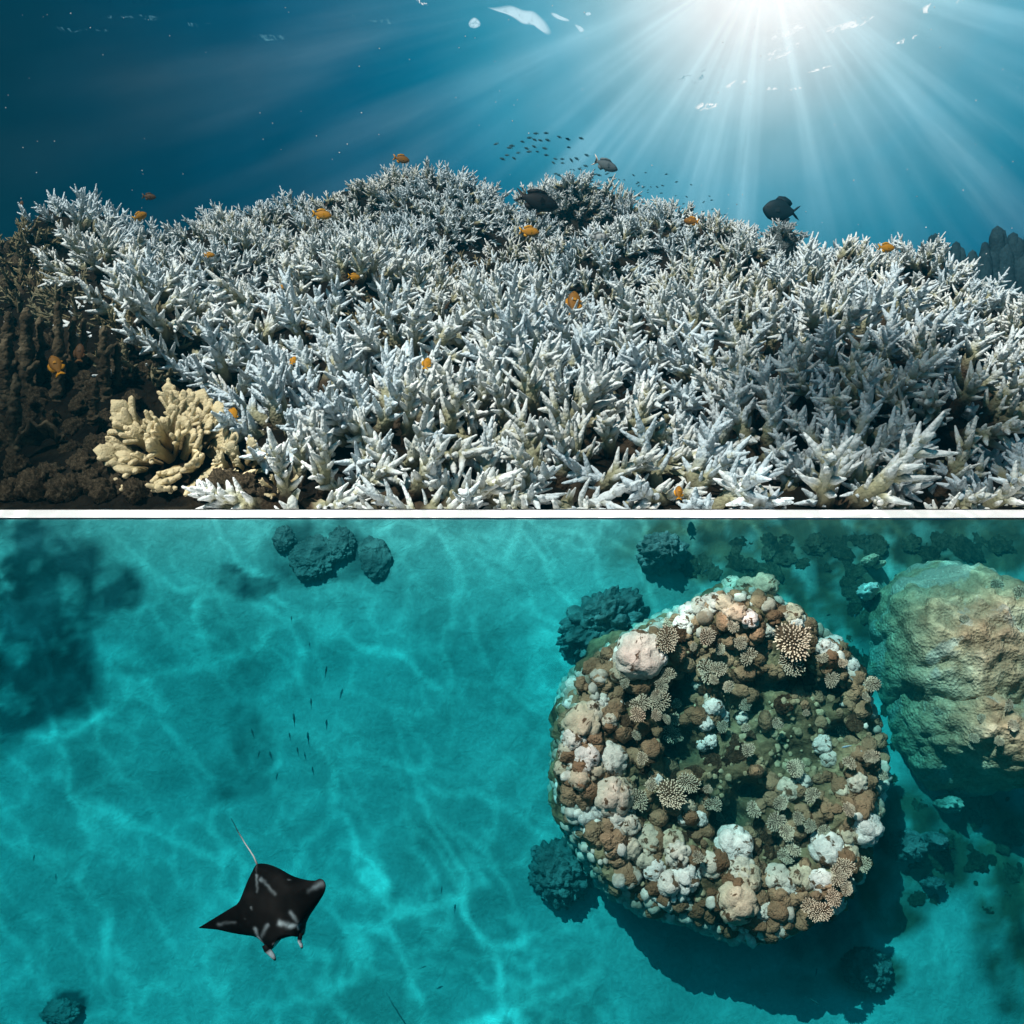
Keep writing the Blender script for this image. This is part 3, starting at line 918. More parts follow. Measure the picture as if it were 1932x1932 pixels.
prng = np.random.default_rng(5)
def orient(loc, up, s, spin, squash=1.0):
    return Matrix.Translation(loc) @ up.to_track_quat('Z', 'Y').to_matrix().to_4x4() @ Matrix.Rotation(spin, 4, 'Z') @ Matrix.Diagonal((s, s, s * squash, 1))
BIG_LUMPS = [(1205, 1240, 46), (1178, 1262, 30), (1228, 1228, 26), (1246, 1243, 14), (1100, 1365, 36), (1118, 1345, 26), (1085, 1395, 22), (1152, 1432, 30), (1108, 1432, 26), (1120, 1450, 22), (1155, 1500, 34), (1132, 1518, 26), (1165, 1495, 26),
    (1222, 1582, 25), (1266, 1592, 24), (1278, 1612, 24), (1292, 1655, 27), (1262, 1665, 22), (1340, 1630, 22), (1385, 1598, 34), (1395, 1640, 27), (1408, 1660, 26), (1465, 1660, 25), (1510, 1655, 24), (1488, 1672, 22), (1548, 1662, 20),
    (1390, 1702, 35), (1438, 1716, 17), (1468, 1722, 14), (1560, 1602, 32), (1630, 1562, 30), (1600, 1572, 20), (1640, 1530, 24), (1656, 1510, 16), (1484, 1490, 22), (1512, 1475, 18), (1588, 1492, 16), (1616, 1476, 18),
    (1300, 1160, 22), (1322, 1148, 22), (1345, 1140, 22), (1368, 1142, 20), (1390, 1158, 20), (1412, 1168, 18), (1430, 1180, 16), (1440, 1192, 14), (1290, 1178, 18), (1375, 1160, 16),
    (1410, 1112, 24), (1440, 1108, 26), (1475, 1108, 26), (1510, 1112, 26), (1540, 1125, 24), (1565, 1145, 24), (1585, 1170, 20), (1600, 1200, 16), (1480, 1135, 20), (1492, 1162, 24), (1500, 1182, 20), (1380, 1105, 20), (1452, 1190, 13), (1525, 1135, 16),
    (1575, 1215, 18), (1560, 1225, 20), (1604, 1255, 15), (1345, 1335, 18), (1360, 1352, 15), (1330, 1365, 16), (1318, 1290, 12), (1340, 1320, 12), (1400, 1355, 12), (1550, 1405, 18), (1562, 1430, 15), (1340, 1398, 14), (1325, 1405, 12),
    (1165, 1548, 20), (1185, 1555, 20), (1190, 1600, 20), (1215, 1620, 20), (1235, 1640, 20), (1180, 1530, 18), (1070, 1420, 18), (1095, 1470, 18), (1105, 1540, 18), (1135, 1330, 16), (1640, 1600, 16), (1600, 1610, 18), (1672, 1470, 14), (1670, 1430, 12), (1165, 1330, 13), (1320, 1545, 14), (1300, 1520, 13), (1290, 1545, 12), (1650, 1560, 14), (1060, 1450, 13), (1150, 1360, 14), (1240, 1470, 10)]
for k, (px, py, r) in enumerate(BIG_LUMPS[:100]):
    h = hit_bommie(px, py)
    if not h: continue
    loc, nor = h
    up = (nor + N * 0.8).normalized()
    rad = r * PXM * 1.12
    child('coral_lump', LUMPS[int(prng.integers(len(LUMPS)))], orient(loc + up * rad * 0.12, up, rad, prng.uniform(0, 6.28), prng.uniform(.75, .95)))

PLATE_AT = [(1256, 1508, 26), (1198, 1506, 18), (1334, 1513, 14), (1231, 1483, 11), (1291, 1481, 18), (1425, 1528, 13), (1457, 1541, 15), (1465, 1515, 13), (1488, 1458, 16), (1525, 1501, 13), (1478, 1566, 14), (1468, 1612, 14), (1488, 1607, 12),
    (1306, 1612, 10), (1586, 1526, 12), (1518, 1559, 11), (1538, 1561, 12), (1646, 1465, 10), (1665, 1470, 9), (1200, 1333, 17), (1208, 1353, 13), (1233, 1320, 20), (1241, 1293, 13), (1251, 1275, 14), (1269, 1356, 12), (1248, 1378, 18), (1263, 1381, 13),
    (1359, 1368, 10), (1398, 1370, 8), (1392, 1325, 11), (1455, 1358, 10), (1404, 1414, 12), (1261, 1215, 22), (1246, 1190, 11), (1321, 1205, 15), (1349, 1225, 10), (1392, 1214, 12), (1407, 1238, 15), (1493, 1215, 34), (1478, 1250, 22), (1329, 1265, 20),
    (1349, 1275, 14), (1359, 1290, 11), (1545, 1164, 12), (1475, 1124, 8), (1578, 1255, 9), (1624, 1250, 10), (1641, 1275, 8), (1556, 1275, 13), (1629, 1293, 15), (1649, 1353, 10), (1621, 1323, 8), (1573, 1383, 15), (1631, 1421, 13), (1598, 1444, 11),
    (1213, 1434, 10), (1188, 1388, 9), (1495, 1454, 14), (1175, 1276, 10), (1178, 1288, 9), (1303, 1221, 7), (1372, 1180, 11), (1500, 1540, 10), (1448, 1556, 11), (1590, 1640, 16), (1570, 1655, 15), (1610, 1625, 14), (1540, 1708, 18), (1520, 1700, 14), (1555, 1690, 13), (1580, 1675, 12),
    (1350, 1540, 12), (1340, 1545, 9), (1330, 1480, 8), (1285, 1390, 7), (1270, 1340, 10), (1520, 1345, 6), (1240, 1360, 9), (1225, 1352, 10), (1235, 1306, 10), (1342, 1285, 9), (1335, 1250, 8), (1540, 1240, 10)]
for k, (px, py, r) in enumerate(PLATE_AT):
    h = hit_bommie(px, py)
    if not h: continue
    loc, nor = h
    up = (nor * 0.35 + N + Vector(prng.normal(0, .12, 3))).normalized()
    rad = r * PXM * 1.10
    child('plate_coral', PLATES[k % len(PLATES)], orient(loc + up * (rad * 0.45 + 0.048), up, rad, prng.uniform(0, 6.28)))

DEAD_AT = [(1290, 1195, 26), (1310, 1185, 20), (1340, 1195, 26), (1365, 1205, 28), (1300, 1225, 24), (1330, 1235, 24), (1370, 1245, 26), (1400, 1265, 34), (1425, 1250, 20), (1445, 1225, 20), (1430, 1278, 22), (1310, 1275, 26), (1350, 1270, 22), (1330, 1300, 20),
    (1250, 1260, 14), (1265, 1275, 12), (1190, 1310, 22), (1180, 1330, 22), (1195, 1375, 30), (1180, 1400, 26), (1215, 1395, 24), (1195, 1420, 24), (1230, 1425, 18), (1215, 1445, 18), (1180, 1365, 22), (1160, 1385, 18), (1150, 1310, 18),
    (1510, 1255, 26), (1525, 1275, 24), (1480, 1285, 18), (1540, 1225, 20), (1560, 1250, 18), (1590, 1225, 18), (1610, 1240, 18), (1630, 1310, 30), (1645, 1330, 24), (1625, 1270, 20), (1615, 1365, 22), (1640, 1390, 24), (1655, 1420, 18), (1610, 1400, 18),
    (1430, 1135, 22), (1460, 1145, 20), (1510, 1160, 18), (1530, 1190, 22), (1555, 1200, 18), (1405, 1140, 20), (1455, 1580, 30), (1480, 1590, 24), (1440, 1560, 24), (1500, 1580, 20), (1450, 1610, 24), (1520, 1590, 22), (1540, 1540, 22), (1560, 1555, 18), (1420, 1600, 24),
    (1310, 1570, 24), (1330, 1565, 18), (1290, 1580, 16), (1300, 1500, 22), (1325, 1500, 20), (1280, 1470, 22), (1310, 1460, 24), (1350, 1440, 26), (1335, 1420, 20), (1375, 1440, 24), (1400, 1425, 24), (1385, 1400, 22), (1410, 1390, 20), (1360, 1385, 18), (1230, 1545, 16), (1210, 1550, 14), (1245, 1530, 16), (1270, 1540, 18), (1390, 1420, 30), (1480, 1330, 24), (1600, 1510, 18), (1640, 1495, 20), (1350, 1180, 18)]
for k, (px, py, r) in enumerate(DEAD_AT[:100]):
    h = hit_bommie(px, py)
    if not h: continue
    loc, nor = h
    up = (nor * .5 + N * 0.8).normalized()
    rad = r * PXM * 0.80
    child('dead_coral', DEADS[int(prng.integers(len(DEADS)))], orient(loc - up * rad * 0.30, up, rad, prng.uniform(0, 6.28), prng.uniform(.6, .85)))

def crust(name, mat, n, u0, u1, r0, r1, seed, sub=2, keep=None, squash=.8, crease=True):
    """many small colonies grown over the bommie; each is shaped on its own"""
    vv, ff = ico(sub)
    rng = np.random.default_rng(seed)
    allv, allf = [], []
    k = 0; tries = 0
    while k < n and tries < n * 12:
        tries += 1
        a = rng.uniform(0, 2 * math.pi); u = u0 + (u1 - u0) * rng.random() ** 0.8
        pr = np.interp(u, np.linspace(0, 1, len(PROF)), [p[0] for p in PROF]); ph = np.interp(u, np.linspace(0, 1, len(PROF)), [p[1] for p in PROF])
        ro = np.interp(math.degrees(a), [o[0] for o in OUT], [o[1] for o in OUT]) * PXM
        ro *= 1 + 0.022 * math.sin(5 * a + 1.0) * u + 0.022 * math.sin(9 * a + 2.2) * u
        x, y = BX + math.cos(a) * ro * pr, BY + math.sin(a) * ro * pr
        if keep and not keep(x, y, rng): continue
        if pr < .9 and any(((x - c.x) / rx) ** 2 + ((y - c.y) / ry) ** 2 < .8 for c, rx, ry, dp in CAVL if dp > .1): continue
        r = r0 + (r1 - r0) * rng.random() ** 1.6
        if u < .62:
            loc, nor, _, _ = B_BVH.ray_cast(MF @ Vector((x, y, 1.0)), -N)
            if loc is None: continue
            ph = (MFI @ loc).z + r * .25
        c = np.array([x, y, ph])
        sq = rng.uniform(.75, 1.2, 3) * np.array([1, 1, squash])
        off = Vector(rng.uniform(0, 50, 3))
        pts = np.empty((len(vv), 3))
        for i, p in enumerate(vv):
            q = Vector(p)
            m_ = 1 + 0.28 * noise.noise(q * 1.5 + off)
            if crease:
                d_, _ = noise.voronoi(q * 1.3 + off)
                m_ *= .76 + .24 * math.sqrt(min(.35, d_[1] - d_[0]) / .35)
            else: m_ *= 1 + .30 * fbm(q * 3.1 + off, 3)
            pts[i] = p * sq * r * m_ + c
        base = len(allv) * len(vv)
        allv.append(pts); allf += [[q + base for q in t3] for t3 in ff]
        k += 1
    return mesh(name, np.vstack(allv), allf, mat)
basin = on_floor(1495, 1390, .36)
def off_basin(x, y, rng):
    g = ((x - basin.x) / (115 * PXM)) ** 2 + ((y - basin.y) / (80 * PXM)) ** 2
    return g > 1 or rng.random() < .12
tag(child('coral_nodules', crust('coral_nodules', M_NODULE, 1150, .56, .985, .009, .029, 77), MF), kind='stuff')
tag(child('pale_coral_crust', crust('pale_coral_crust', M_PALE, 520, .36, .74, .008, .029, 78, 2), MF), kind='stuff')
tag(child('dead_coral_crust', crust('dead_coral_crust', M_DEAD, 900, .05, .66, .009, .034, 79, 2, off_basin, .7, False), MF), kind='stuff')
tag(child('basin_rubble', crust('basin_rubble', M_BASIN, 420, .0, .55, .005, .016, 80, 2, lambda x, y, r: not off_basin(x, y, r) or r.random() < .25, .42, False), MF), kind='stuff')

# ------------------------------------------------------------------ the neighbouring boulder and smaller heads on the sea floor
def dome(name, seed, mat, px, py, rx, ry, h, base_h=0.0, sub=5, crease=.10, freq=1.5, rough=.14, fine=.05, label=None, cat=None, group=None, rot=0.0):
    c = on_floor(px, py, base_h + h * 0.5)
    k = (on_floor(px + 50, py, h * .5).x - on_floor(px - 50, py, h * .5).x) / 100
    me = lump_mesh(name, seed, sub, mat, crease, freq, rough, (rx * k, ry * k, h), fine)
    c.y = min(c.y, -0.015 - ry * k * 1.25)
    o = link(name, me, None, MF @ Matrix.Translation((c.x, c.y, base_h)) @ Matrix.Rotation(rot, 4, 'Z'))
    if label: tag(o, label, cat, group)
    return o

bo = empty('boulder_coral', MF @ on_floor(1810, 1290, 0))
tag(bo, 'massive smooth tan boulder coral with pale patches right of the big bommie', 'boulder coral')
PB = Matrix.Translation(bo.location).inverted()
def bchild(name, me, M):
    o = bpy.data.objects.new(name, me); C.objects.link(o); o.parent = bo; o.matrix_basis = PB @ M; return o
def bdome(name, seed, px, py, rx, ry, h, rot=0.0, crease=.05):
    c = on_floor(px, py, h * .6); k = PXM
    me = lump_mesh(name, seed, 6, M_BOULDER, crease, 2.2, .07, (rx * k, ry * k, h), .035)
    M = MF @ Matrix.Translation((c.x, c.y, 0)) @ Matrix.Rotation(rot, 4, 'Z')
    bchild(name, me, M)
    vv = [M @ v_.co for v_ in me.vertices]; ff = [list(p.vertices) for p in me.polygons]
    return BVHTree.FromPolygons(vv, ff)
bv1 = bdome('upper_lobe', 3, 1846, 1205, 178, 172, .47, 0.3)
bv2 = bdome('lower_lobe', 8, 1885, 1365, 165, 135, .45, -0.2)
for i, (px, py, r) in enumerate([(1909, 1371, 13), (1885, 1398, 9), (1835, 1405, 8), (1818, 1168, 9), (1770, 1340, 8), (1925, 1120, 16), (1880, 1105, 13), (1838, 1390, 10), (1852, 1357, 9), (1900, 1330, 11)]):
    d_ = at(px, py, 1.0).normalized()
    best = None
    for b_ in (bv1, bv2):
        loc, nor, _, dist = b_.ray_cast(ORG, d_)
        if loc is not None and (best is None or dist < best[2]): best = (loc, nor, dist)
    if best:
        up = (best[1] + N).normalized()
        bchild('plate_coral', PLATES[i % 7], orient(best[0] + up * r * PXM * .3, up, r * PXM, i * 1.3))

dome('coral_mound', 21, M_HEAD, 1142, 1172, 92, 62, .20, crease=.28, freq=3.2, fine=.10, rot=0.55, label='dark teal coral mound half hidden behind the upper left edge of the big bommie', cat='coral mound')
dome('coral_mound', 22, M_HEAD, 1058, 1648, 66, 62, .11, crease=.25, freq=3.5, fine=.10, label='low dark green coral mound at the lower left foot of the big bommie', cat='coral mound')
dome('coral_clump', 23, M_HEAD, 1250, 1036, 50, 42, .14, crease=.25, freq=2.6, fine=.08, label='blue green round coral head on the sand above the big bommie', cat='coral')
dome('coral_clump', 24, M_DARKHEAD, 706, 1050, 30, 40, .025, crease=.06, freq=2.0, fine=.05, rot=0.3, label='dark leaf shaped coral patch on the sand near the white ledge', cat='coral')
dome('coral_clump', 25, M_DARKHEAD, 590, 1050, 46, 44, .030, crease=.2, freq=3.0, fine=.10, label='dark blue coral head with rough edges left of the leaf shaped patch', cat='coral')
dome('coral_clump', 26, M_DARKHEAD, 642, 1010, 30, 34, .025, crease=.2, freq=3.0, fine=.10, label='dark rugged coral patch cut by the white ledge above the sand', cat='coral')
dome('coral_clump', 32, M_DARKHEAD, 535, 1000, 22, 26, .025, crease=.2, freq=3.0, fine=.10, label='small dark coral patch touching the ledge left of the rugged ones', cat='coral')
dome('coral_clump', 27, M_DARKHEAD, 1642, 1835, 46, 40, .08, crease=.2, freq=3.0, fine=.09, label='dark round coral head alone on the sand below the big bommie', cat='coral')
dome('coral_clump', 28, M_DARKHEAD, 112, 1912, 38, 24, .025, crease=.2, freq=3.2, fine=.12, label='ragged dark coral patch on the sand in the bottom left corner', cat='coral')
dome('coral_clump', 30, M_LUMP, 1643, 1112, 17, 17, .12, sub=4, crease=.28, freq=3.0, fine=.05, label='round white knobbly coral between the big bommie and the tan boulder', cat='coral')
dome('coral_clump', 31, M_LUMP, 1646, 1054, 12, 11, .09, sub=4, crease=.28, freq=3.0, fine=.05, label='white knobbly coral on dark rubble in the upper right', cat='coral')
dome('coral_clump', 33, M_LUMP, 1664, 1062, 8, 7, .08, sub=3, crease=.28, freq=3.0, fine=.05, label='tiny white coral touching the white knobbly one on the rubble', cat='coral')
dome('coral_clump', 34, M_NODULE, 1797, 1517, 22, 17, .12, sub=4, crease=.28, freq=3.0, fine=.05, label='pale green knobbly coral in the shadow under the tan boulder', cat='coral')
dome('coral_clump', 35, M_HEAD, 1765, 1668, 22, 14, .07, sub=4, crease=.28, freq=3.0, fine=.1, label='small bright blue coral on the dark ground at the lower right', cat='coral')
dome('coral_clump', 36, M_HEAD, 1722, 1598, 34, 32, .13, sub=4, crease=.25, freq=2.6, fine=.1, label='teal coral head right of the big bommie in its shadow', cat='coral')
dome('coral_clump', 37, M_HEAD, 1772, 1588, 22, 18, .12, sub=4, crease=.25, freq=2.6, fine=.1, label='paler teal coral head next to the shadowed one right of the bommie', cat='coral')

def rubble():
    rng = np.random.default_rng(9)
    meshes = [lump_mesh('rubble_rock', 60 + i, 4, M_OLIVE, .22, 2.4, .25, (1, 1, .7), .16) for i in range(7)]
    zones = [(1300, 1660, 980, 1085, 95, 5, 30, 'algae covered rubble rock on the sand above the big bommie', 'rubble above the bommie'),
             (1700, 1950, 980, 1060, 50, 6, 30, 'olive rubble rock in the upper right corner above the tan boulder', 'rubble above the boulder'),
             (1595, 1700, 1080, 1270, 46, 5, 22, 'dark rubble rock in the gap between big bommie and tan boulder', 'rubble in the gap'),
             (1690, 1935, 1500, 1720, 60, 4, 22, 'shadowed rubble rock below the tan boulder', 'rubble below the boulder'),
             (1660, 1740, 1330, 1480, 14, 10, 22, 'rubble rock at the left foot of the tan boulder', 'rubble at the boulder foot')]
    for x0, x1, y0, y1, n, r0, r1, lab, grp in zones:
        for i in range(n):
            px, py = rng.uniform(x0, x1), rng.uniform(y0, y1)
            r = r0 + (r1 - r0) * rng.random() ** 2
            c = on_floor(px, py, 0.0)
            c.y = min(c.y, -0.02 - r * PXM * 1.7)
            M = MF @ Matrix.Translation((c.x, c.y, -0.02)) @ Matrix.Rotation(rng.uniform(0, 6.28), 4, 'Z') @ Matrix.Diagonal((r * PXM * rng.uniform(.9, 1.5), r * PXM, r * PXM * rng.uniform(.4, .9), 1))
            tag(link('rubble_rock', meshes[i % 7], None, M), lab, 'rock', grp)
rubble()

# ------------------------------------------------------------------ manta ray
def crom(pts, n=8, closed=True):
    o = []; k = len(pts)
    for i in range(k if closed else k - 1):
        g = lambda j: np.array(pts[(i + j) % k] if closed else pts[min(max(i + j, 0), k - 1)], float)
        p0, p1, p2, p3 = g(-1), g(0), g(1), g(2)
        for u in np.linspace(0, 1, n, endpoint=False):
            o.append(0.5 * ((2 * p1) + (-p0 + p2) * u + (2 * p0 - 5 * p1 + 4 * p2 - p3) * u * u + (-p0 + 3 * p1 - 3 * p2 + p3) * u ** 3))
    return np.array(o)

def manta():
    H = 0.74
    z2 = lambda x, y: (x * 0.5037, 1445.3 + y * 0.5037)
    ol = [(963, 368), (1000, 367), (1045, 383), (1095, 410), (1140, 424), (1178, 428), (1200, 421), (1215, 428), (1222, 446), (1217, 472), (1200, 502), (1180, 532), (1160, 562), (1147, 590), (1143, 618), (1136, 634),
          (1120, 632), (1085, 637), (1055, 648), (1030, 664), (1022, 684), (1008, 680), (992, 664), (960, 640), (920, 633), (870, 624), (820, 612), (780, 607), (751, 602), (790, 588), (830, 566), (865, 540), (895, 508), (912, 470), (928, 430), (945, 396)]
    P2 = lambda p: (lambda q: np.array([q.x, q.y]))(on_floor(*z2(*p), H))
    out = crom([P2(p) for p in ol], 9)
    a0, a1 = P2((972, 400)), P2((1075, 615))
    ax = (a1 - a0); L = np.linalg.norm(ax); ax /= L
    lat = np.array([-ax[1], ax[0]])
    nr = 60
    z8 = lambda x, y: P2(((x / 3.45 + 630) / .88, (y / 3.45 + 115) / .88))
    u8 = 0.5037 * PXM * .70 / (3.45 * .88)
    strokes = [((775, 830), (785, 1010), 20, .55), ((825, 880), (870, 905), 26, .7), ((860, 900), (990, 1040), 24, .45), ((1495, 930), (1440, 960), 45, .55), ((1450, 955), (1360, 1010), 36, .4),
               ((330, 1398), (380, 1385), 28, .5), ((380, 1380), (520, 1368), 22, .38), ((1060, 1355), (1170, 1385), 38, .75), ((1170, 1390), (1275, 1375), 30, .8), ((1175, 1240), (1280, 1370), 26, .6), ((1262, 1400), (1262, 1425), 18, .95),  # first two strokes paint the left wing's shine
               ((775, 1430), (795, 1540), 30, .6), ((915, 1385), (850, 1510), 28, .5), ((790, 1530), (835, 1590), 26, 1.0), ((980, 1590), (1130, 1535), 14, .5), ((1272, 1510), (1300, 1450), 14, .5), ((725, 1190), (728, 1215), 12, .45), ((1130, 885), (1150, 885), 12, .45), ((645, 1322), (648, 1328), 9, .4), ((755, 735), (775, 800), 14, .3)]
    strokes = [(z8(*p_), z8(*q_), w_ * u8, i_) for p_, q_, w_, i_ in strokes]
    V_, F_, T_ = [], [], []
    def colour(p, under):
        if under: return (0.62, 0.64, 0.63)
        k = 0.0
        p = np.array(p[:2]) + .0025 * np.array([noise.noise(Vector((p[0] * 90, p[1] * 90, 1))), noise.noise(Vector((p[0] * 90, p[1] * 90, 8)))])
        for c, e, w_, i_ in strokes:
            ce = e - c
            u = min(1, max(0, np.dot(p - c, ce) / max(1e-9, np.dot(ce, ce))))
            q = np.linalg.norm(p - c - ce * u) / w_
            k = max(k, i_ * (1 - .35 * u) * math.exp(-q * q * 0.8))
        k *= 0.75 + 0.5 * noise.noise(Vector((p[0] * 40, p[1] * 40, 0)))
        k = max(0, min(1, k)); k = k * k * (3 - 2 * k) * 0.75
        b = 0.0025 + 0.0015 * noise.noise(Vector((p[0] * 60, p[1] * 60, 3)))
        return (b + k * .46, b + k * .60, b + k * .66)
    nb = len(out)
    cen = []
    for p in out:
        u = min(max(np.dot(p - a0, ax), 0.02 * L), L * 0.98)
        cen.append(a0 + ax * u)
    for side in (1, -1):
        for j in range(nr):
            s_ = (j / (nr - 1))
            for i in range(nb):
                p = cen[i] + (out[i] - cen[i]) * s_
                lt = np.dot(p - a0, lat)
                u = np.dot(p - a0, ax) / L
                body = 0.058 * math.exp(-(lt / 0.10) ** 2) * (0.45 + 0.75 * min(1, max(0, u)))
                wing = 0.012 * (1 - s_ ** 4)
                rim = math.sqrt(max(0.0, 1 - s_ ** 6))
                th = (body * 0.6 + wing) * rim
                z = H + side * th + 0.30 * lt * lt + 0.012 * math.exp(-((abs(lt) - 0.06) / .03) ** 2) * max(0, u) * (1 if side > 0 else 0) * rim
                if lt > 0.2 or lt < -0.2: z += 0.25 * (abs(lt) - .2)
                V_.append((p[0], p[1], z)); T_.append(colour(p, side < 0))
        b = 0 if side > 0 else nr * nb
        for j in range(nr - 1):
            for i in range(nb):
                i2 = (i + 1) % nb
                q = (b + j * nb + i, b + (j + 1) * nb + i, b + (j + 1) * nb + i2, b + j * nb + i2)
                F_.append(q if side > 0 else q[::-1])
    for i in range(nb):
        i2 = (i + 1) % nb
        F_.append(((nr - 1) * nb + i, (2 * nr - 1) * nb + i, (2 * nr - 1) * nb + i2, (nr - 1) * nb + i2))
    # cephalic fins, tail
    def tube(pts, rad, flat, cols, sides=8, lift=0.0):
        path = [np.array([*P2(p), H + dz + lift]) for p, dz in pts]
        path = np.array(path)
        B = len(V_)
        for i, p in enumerate(path):
            d_ = path[min(i + 1, len(path) - 1)] - path[max(i - 1, 0)]; d_ /= np.linalg.norm(d_)
            sidev = np.cross(d_, [0, 0, 1.0]); sidev /= np.linalg.norm(sidev); upv = np.cross(sidev, d_)
            for k in range(sides):
                a = 2 * math.pi * k / sides
                V_.append(tuple(p + sidev * math.cos(a) * rad[i] + upv * math.sin(a) * rad[i] * flat)); T_.append(cols[i])
        n = len(path)
        for i in range(n - 1):
            for k in range(sides):
                k2 = (k + 1) % sides
                F_.append((B + i * sides + k, B + i * sides + k2, B + (i + 1) * sides + k2, B + (i + 1) * sides + k))
        F_.append([B + k for k in range(sides)][::-1]); F_.append([B + (n - 1) * sides + k for k in range(sides)])
    u_ = 0.5037 * PXM
    bk, wh = (.004, .004, .005), (.55, .70, .76)
    tube([((1005, 660), 0), ((1014, 680), 0), ((1022, 692), -.005), ((1029, 704), -.01), ((1034, 714), -.014), ((1038, 723), -.016)], [11 * u_, 11 * u_, 9 * u_, 8 * u_, 6 * u_, 2.5 * u_], .6, [bk, bk, wh, wh, (.3, .3, .3), bk], lift=.035)
    tube([((1136, 618), 0), ((1133, 640), 0), ((1131, 650), -.005), ((1134, 660), -.01), ((1136, 670), -.012), ((1138, 678), -.014)], [8 * u_, 7 * u_, 6 * u_, 6 * u_, 5 * u_, 2 * u_], .6, [bk, bk, wh, wh, (.4, .4, .4), bk], lift=.035)
    tl = [((966, 385), 0), ((962, 366), 0), ((950, 338), 0), ((936, 314), .004), ((918, 286), .006), ((908, 268), .006), ((893, 246), .004), ((878, 218), 0), ((864, 194), 0)]
    tube(tl, [4 * u_, 3.2 * u_, 2.2 * u_, 2.0 * u_, 1.9 * u_, 1.8 * u_, 1.4 * u_, 1.1 * u_, .6 * u_], .9, [bk, (.12, .13, .13), (.45, .47, .47), (.55, .57, .57), (.5, .52, .52), (.3, .3, .3), (.05, .05, .05), bk, bk])
    return mesh('manta_ray', V_, F_, M_MANTA, {'tint': T_})
tag(link('manta_ray', manta(), None, MF), 'black manta ray with pale shoulder marks and long thin tail gliding over the sand', 'manta ray')

# ------------------------------------------------------------------ fish
def fish_mesh(seed, depth=0.24, thick=0.10, body=(0.6, 0.3, 0.03), belly=None, tail=None, back=None, fin=None, bars=None, fork=0.35, tail_w=0.20, sub=1):
    """nose at +x, length 1, up z ; one continuous body with its fins"""
    belly = belly or body; tail = tail or body; back = back or body; fin = fin or body
    V_, F_, T_ = [], [], []
    xs = [0.5, 0.47, 0.42, 0.33, 0.20, 0.05, -0.10, -0.21, -0.29, -0.335]
    hs = [0.03, .26, .50, .80, .98, 1.0, .82, .52, .30, .24]
    ws = [0.05, .35, .62, .92, 1.0, .92, .68, .40, .22, .14]
    n = 12
    for x, h, w_ in zip(xs, hs, ws):
        for k in range(n):
            a = 2 * math.pi * k / n
            z = math.sin(a) * h * depth; y = math.cos(a) * w_ * thick
            V_.append((x, y, z))
            s_ = math.sin(a)
            c = back if s_ > .55 else belly if s_ < -.5 else body
            if bars and (int((x + 1) * bars) % 2 == 0) and s_ > -.6: c = (0.03, 0.035, 0.04)
            T_.append(c)
    m = len(xs)
    for i in range(m - 1):
        for k in range(n):
            k2 = (k + 1) % n
            F_.append((i * n + k, i * n + k2, (i + 1) * n + k2, (i + 1) * n + k))
    F_.append([k for k in range(n)][::-1])
    F_.append([(m - 1) * n + k for k in range(n)])
    def fin_(pts, col, y0=0.0, lean=0.0, th=0.008):
        B = len(V_); k = len(pts)
        for s_ in (1, -1):
            for (x, z) in pts:
                V_.append((x, y0 + s_ * th + lean * (abs(x)), z)); T_.append(col)
        F_.append([B + i for i in range(k)]); F_.append([B + k + i for i in range(k)][::-1])
        for i in range(k):
            j = (i + 1) % k
            F_.append((B + i, B + k + i, B + k + j, B + j))
    tw = tail_w
    fin_([(-0.30, .055), (-0.40, tw * .75), (-0.50, tw), (-0.50 + fork * .12, tw * .5), (-0.50 + fork * .28, 0), (-0.50 + fork * .12, -tw * .5), (-0.50, -tw), (-0.40, -tw * .75), (-0.30, -.055)], tail)
    fin_([(0.22, depth * .88), (0.12, depth * 1.30), (-0.05, depth * 1.32), (-0.20, depth * 1.05), (-0.27, depth * .75), (-0.22, depth * .45), (-0.05, depth * .85)], fin)
    fin_([(-0.02, -depth * .90), (-0.10, -depth * 1.32), (-0.22, -depth * 1.02), (-0.26, -depth * .6), (-0.20, -depth * .48)], fin)
    fin_([(0.16, -depth * .85), (0.08, -depth * 1.30), (0.03, -depth * .9)], fin)
    for s_ in (1, -1):
        B = len(V_)
        for (x, z, y) in ((0.20, .02, .92), (0.07, .07, 1.25), (0.05, -.06, 1.25), (0.17, -.06, .95)):
            V_.append((x, s_ * thick * y, z)); T_.append(fin)
        F_.append((B, B + 1, B + 2, B + 3))
        e = ico(1)
        B = len(V_)
        for p in e[0]:
            V_.append((0.385 + p[0] * .026, s_ * thick * .62 + p[1] * .012 * 1.2, depth * .20 + p[2] * .026)); T_.append((0.01, 0.01, 0.01))
        for t3 in e[1]: F_.append([q + B for q in t3])
    return mesh('fish', V_, F_, M_FISH, {'tint': T_})

OR = (0.46, 0.21, 0.012); ORD = (0.22, 0.10, 0.012); ORB = (0.12, 0.06, 0.015)
F_OR = fish_mesh(1, .23, .09, OR, (0.52, .27, .03), (0.62, .31, .01), (0.24, .12, .012), (0.56, .27, .01))
F_ORD = fish_mesh(2, .23, .09, ORD, ORD, (0.50, .22, .01), ORB, (0.40, .18, .01))
F_BRN = fish_mesh(3, .22, .09, (0.07, .035, .012), (0.09, .04, .015), (0.12, .06, .02))
F_DARK = fish_mesh(4, .20, .10, (0.008, .010, .011), (0.020, .016, .014), (0.02, .018, .016), (0.004, .005, .006), (0.008, .008, .008), fork=.55, tail_w=.15)
F_ANG = fish_mesh(5, .30, .08, (0.005, .020, .028), None, (0.005, .020, .028), fork=.6, tail_w=.20)
F_SIL = fish_mesh(6, .19, .09, (0.10, .13, .14), (0.16, .19, .19), (0.75, .66, .55), (0.05, .07, .08), fork=.8, tail_w=.22)
